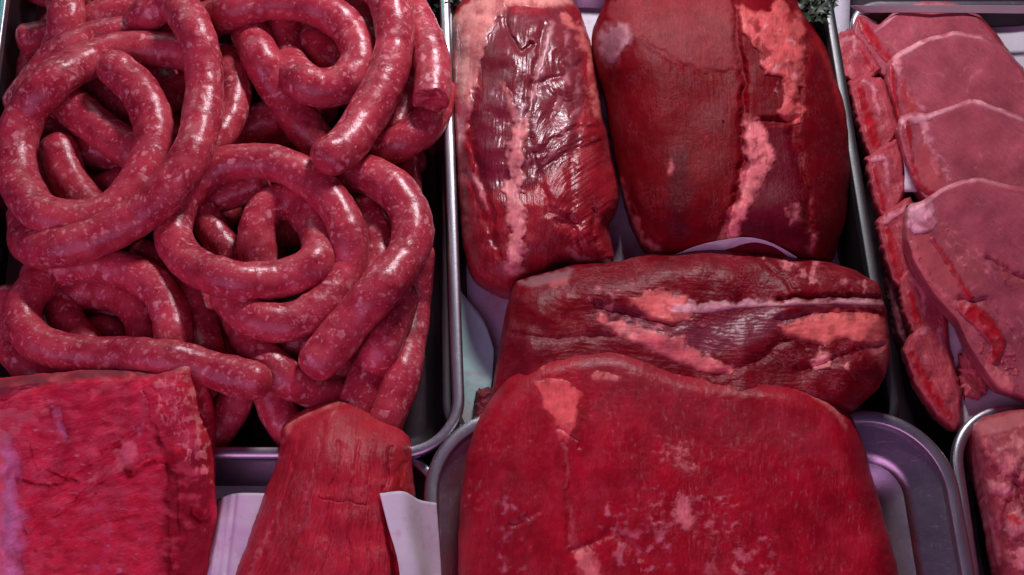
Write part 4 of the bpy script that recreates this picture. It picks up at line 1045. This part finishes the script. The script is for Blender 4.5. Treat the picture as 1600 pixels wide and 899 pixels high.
chop([(1413, 345), (1415, 320), (1440, 314), (1470, 295), (1500, 282), (1530, 277), (1580, 290), (1660, 300), (1720, 450), (1700, 640), (1600, 626), (1556, 610), (1538, 585), (1510, 543), (1494, 505), (1462, 470), (1440, 440), (1424, 410), (1412, 375)],
     6, 16, -16, "nearest pork chop with thick white fat and a bloody rib bone",
     [fat(Poly([(1414, 322), (1440, 314), (1462, 300), (1458, 325), (1466, 350), (1448, 365), (1428, 368), (1414, 350)], 5, 16), (0.76, 0.50, 0.54), 'fat_rim', th=1.2),
      fat(Stroke([(1455, 305, 5), (1490, 288, 4), (1530, 280, 3), (1575, 292, 2)], 2), (0.68, 0.40, 0.43), 'fat_rim', th=0.6),
      tone_patch(Poly([(1415, 365), (1450, 365), (1500, 430), (1540, 520), (1500, 500), (1450, 450), (1425, 410)], 6, 16), (0.46, 0.09, 0.10), op=0.9, soft=6),
      tone_patch(Poly([(1462, 350), (1480, 350), (1530, 400), (1550, 470), (1500, 440), (1465, 380)], 5, 16), (0.38, 0.08, 0.09), op=0.8, soft=6),
      bone([(1456, 374, 3), (1478, 402, 4), (1500, 440, 5), (1515, 465, 6)]),
      bone([(1508, 480, 12), (1535, 500, 16), (1560, 535, 12), (1555, 560, 8)], th=2.4),
      fat(Stroke([(1425, 375, 6), (1432, 410, 7), (1460, 445, 6), (1495, 480, 5)], 5), (0.56, 0.17, 0.18), th=0.9),
      fat(Stroke([(1480, 360, 2), (1500, 385, 2.5), (1530, 410, 2.5), (1545, 430, 2)], 6, 10), (0.58, 0.22, 0.24), 'fat_seam', th=0.5),
      fat(Stroke([(1475, 375, 2), (1495, 400, 2.5), (1512, 425, 2)], 6, 10), (0.58, 0.22, 0.24), 'fat_seam', th=0.5),
      fat(Stroke([(1470, 350, 2), (1500, 370, 2), (1535, 400, 3), (1560, 440, 2), (1590, 450, 2)], 5, 14), (0.52, 0.17, 0.19), 'fat_seam', th=0.5),
      fat(Poly([(1538, 560), (1560, 570), (1590, 600), (1580, 622), (1552, 606), (1536, 585)], 5, 14), (0.60, 0.20, 0.20), th=1.0),
      fat(Specks([(1500, 470), (1600, 560), (1600, 620), (1560, 600), (1520, 540)], 14, 0.1, 97), (0.50, 0.10, 0.11), th=1.2),
      tone_patch(Stroke([(1548, 405, 8), (1590, 440, 12), (1640, 480, 12)], 6), (0.34, 0.06, 0.07), op=0.7, soft=10)], 67, (1570, 440), tilt=(0, -0.04),
     creases=[([(1545, 405), (1580, 430), (1640, 450)], 6, 3), ([(1500, 470), (1540, 470), (1580, 520)], 6, 2.5)])

def rib(outline, ze, label, seed, bpts, fpts, h=14):
    oc = np.array(outline, float); m_ = oc.mean(0); outline = [tuple(p) for p in m_+(oc-m_)*np.array([1.22, 1.10])]
    q = Piece(outline, ze, h, 8, ze-12, tone=(0.38, 0.055, 0.07), rough=0.42, flow=70, lump=2, lump_s=30, fine=0.8, fibre_h=0.25, seed=seed, nth=240, nr=70, jit=2.4, angular=True,
              paints=[fat(Stroke(fpts, 3, 10), (0.64, 0.32, 0.36), 'fat_rim', th=1.0), bone(bpts, th=1.0)])
    q.build("pork_rib_end", label, "pork rib", group="rib ends of the pork chops behind")
rib([(1302, 75), (1310, 58), (1330, 48), (1346, 62), (1372, 106), (1356, 124), (1334, 132), (1318, 118), (1306, 98)], -30, "farthest pork rib end beside the far tray corner", 71,
    [(1345, 80, 3), (1362, 108, 4)], [(1308, 78, 6), (1318, 62, 6), (1334, 60, 4), (1340, 90, 3)])
rib([(1330, 132), (1352, 120), (1378, 128), (1390, 160), (1400, 200), (1386, 228), (1360, 244), (1350, 220), (1340, 180)], -26, "second pork rib end with a broad red bone face", 73,
    [(1344, 140, 7), (1354, 180, 9), (1368, 225, 9)], [(1350, 126, 4), (1366, 138, 5), (1374, 180, 3)])
rib([(1357, 248), (1376, 234), (1398, 220), (1408, 245), (1412, 295), (1400, 326), (1378, 338), (1366, 310), (1360, 280)], -22, "third pork rib end below the small paper tab", 75,
    [(1366, 262, 4), (1374, 300, 5), (1380, 325, 4)], [(1364, 250, 5), (1384, 246, 5), (1388, 290, 4)])
rib([(1374, 350), (1392, 328), (1420, 312), (1430, 340), (1424, 390), (1432, 430), (1412, 450), (1396, 440), (1384, 400)], -20, "fourth pork rib end under the thick white fat", 77,
    [(1388, 360, 6), (1396, 395, 8), (1406, 430, 8)], [(1384, 346, 6), (1404, 330, 7), (1418, 324, 5)])
rib([(1408, 440), (1424, 420), (1448, 438), (1470, 475), (1476, 505), (1456, 528), (1432, 532), (1414, 490)], -18, "fifth pork rib end below the nearest chop's edge", 79,
    [(1422, 460, 6), (1432, 500, 7)], [(1420, 430, 5), (1440, 450, 5), (1446, 490, 4)])
rib([(1418, 550), (1432, 520), (1460, 495), (1478, 506), (1482, 550), (1496, 610), (1498, 650), (1488, 668), (1462, 646), (1434, 600)], -18, "nearest pork rib end resting against the paper strip", 83,
    [(1424, 552, 6), (1446, 596, 8), (1480, 650, 8)], [(1442, 520, 6), (1464, 508, 6), (1474, 545, 3)])

# -- parsley between the far trays
def parsley(cu, cv, label, seed, n=70, rad=34):
    r = random.Random(seed)
    root = empty("parsley_sprig", P(cu, cv, -0.05)); tag(root, label, "parsley")
    V, F = [], []
    for k in range(n):
        c = P(cu+r.gauss(0, rad*0.6), cv+r.gauss(0, rad*0.6), -0.02+r.random()*0.02)
        sz = r.uniform(0.004, 0.008); an = r.random()*6.28
        b = len(V); V.append(tuple(c))
        m = 12; tx, ty = r.uniform(-.6, .6), r.uniform(-.6, .6)
        for i in range(m):
            a = an+i/m*6.283; q = sz*(1.0 if i % 2 else 0.55)*(1 if 0 < i < m-1 else .3)
            x, y = math.cos(a)*q, math.sin(a)*q
            V.append((c[0]+x, c[1]+y, c[2]+tx*x+ty*y+0.001*math.sin(3*a)))
        for i in range(m): F.append((b, b+1+i, b+1+(i+1) % m))
    o = new_mesh("leaf_cluster", V, F, M_LEAF); adopt(o, root)
    st = []
    Vs, Fs = [], []
    for k in range(8):
        a = P(cu+r.gauss(0, rad*.3), cv+r.gauss(0, rad*.3), -0.055); b = P(cu+r.gauss(0, rad*.6), cv+r.gauss(0, rad*.6), -0.01)
        i0 = len(Vs)
        for q in (a, b):
            for j in range(4): Vs.append((q[0]+0.0007*math.cos(j*1.571), q[1]+0.0007*math.sin(j*1.571), q[2]))
        for j in range(4): Fs.append((i0+j, i0+(j+1) % 4, i0+4+(j+1) % 4, i0+4+j))
    o = new_mesh("stem", Vs, Fs, M_LEAF); adopt(o, root)
parsley(1275, 5, "dark green parsley sprig beside the broad roast's far shoulder", 5, n=45, rad=24)
parsley(697, -6, "bit of parsley between the sausage tray rim and the narrow roast", 8, n=30, rad=18)
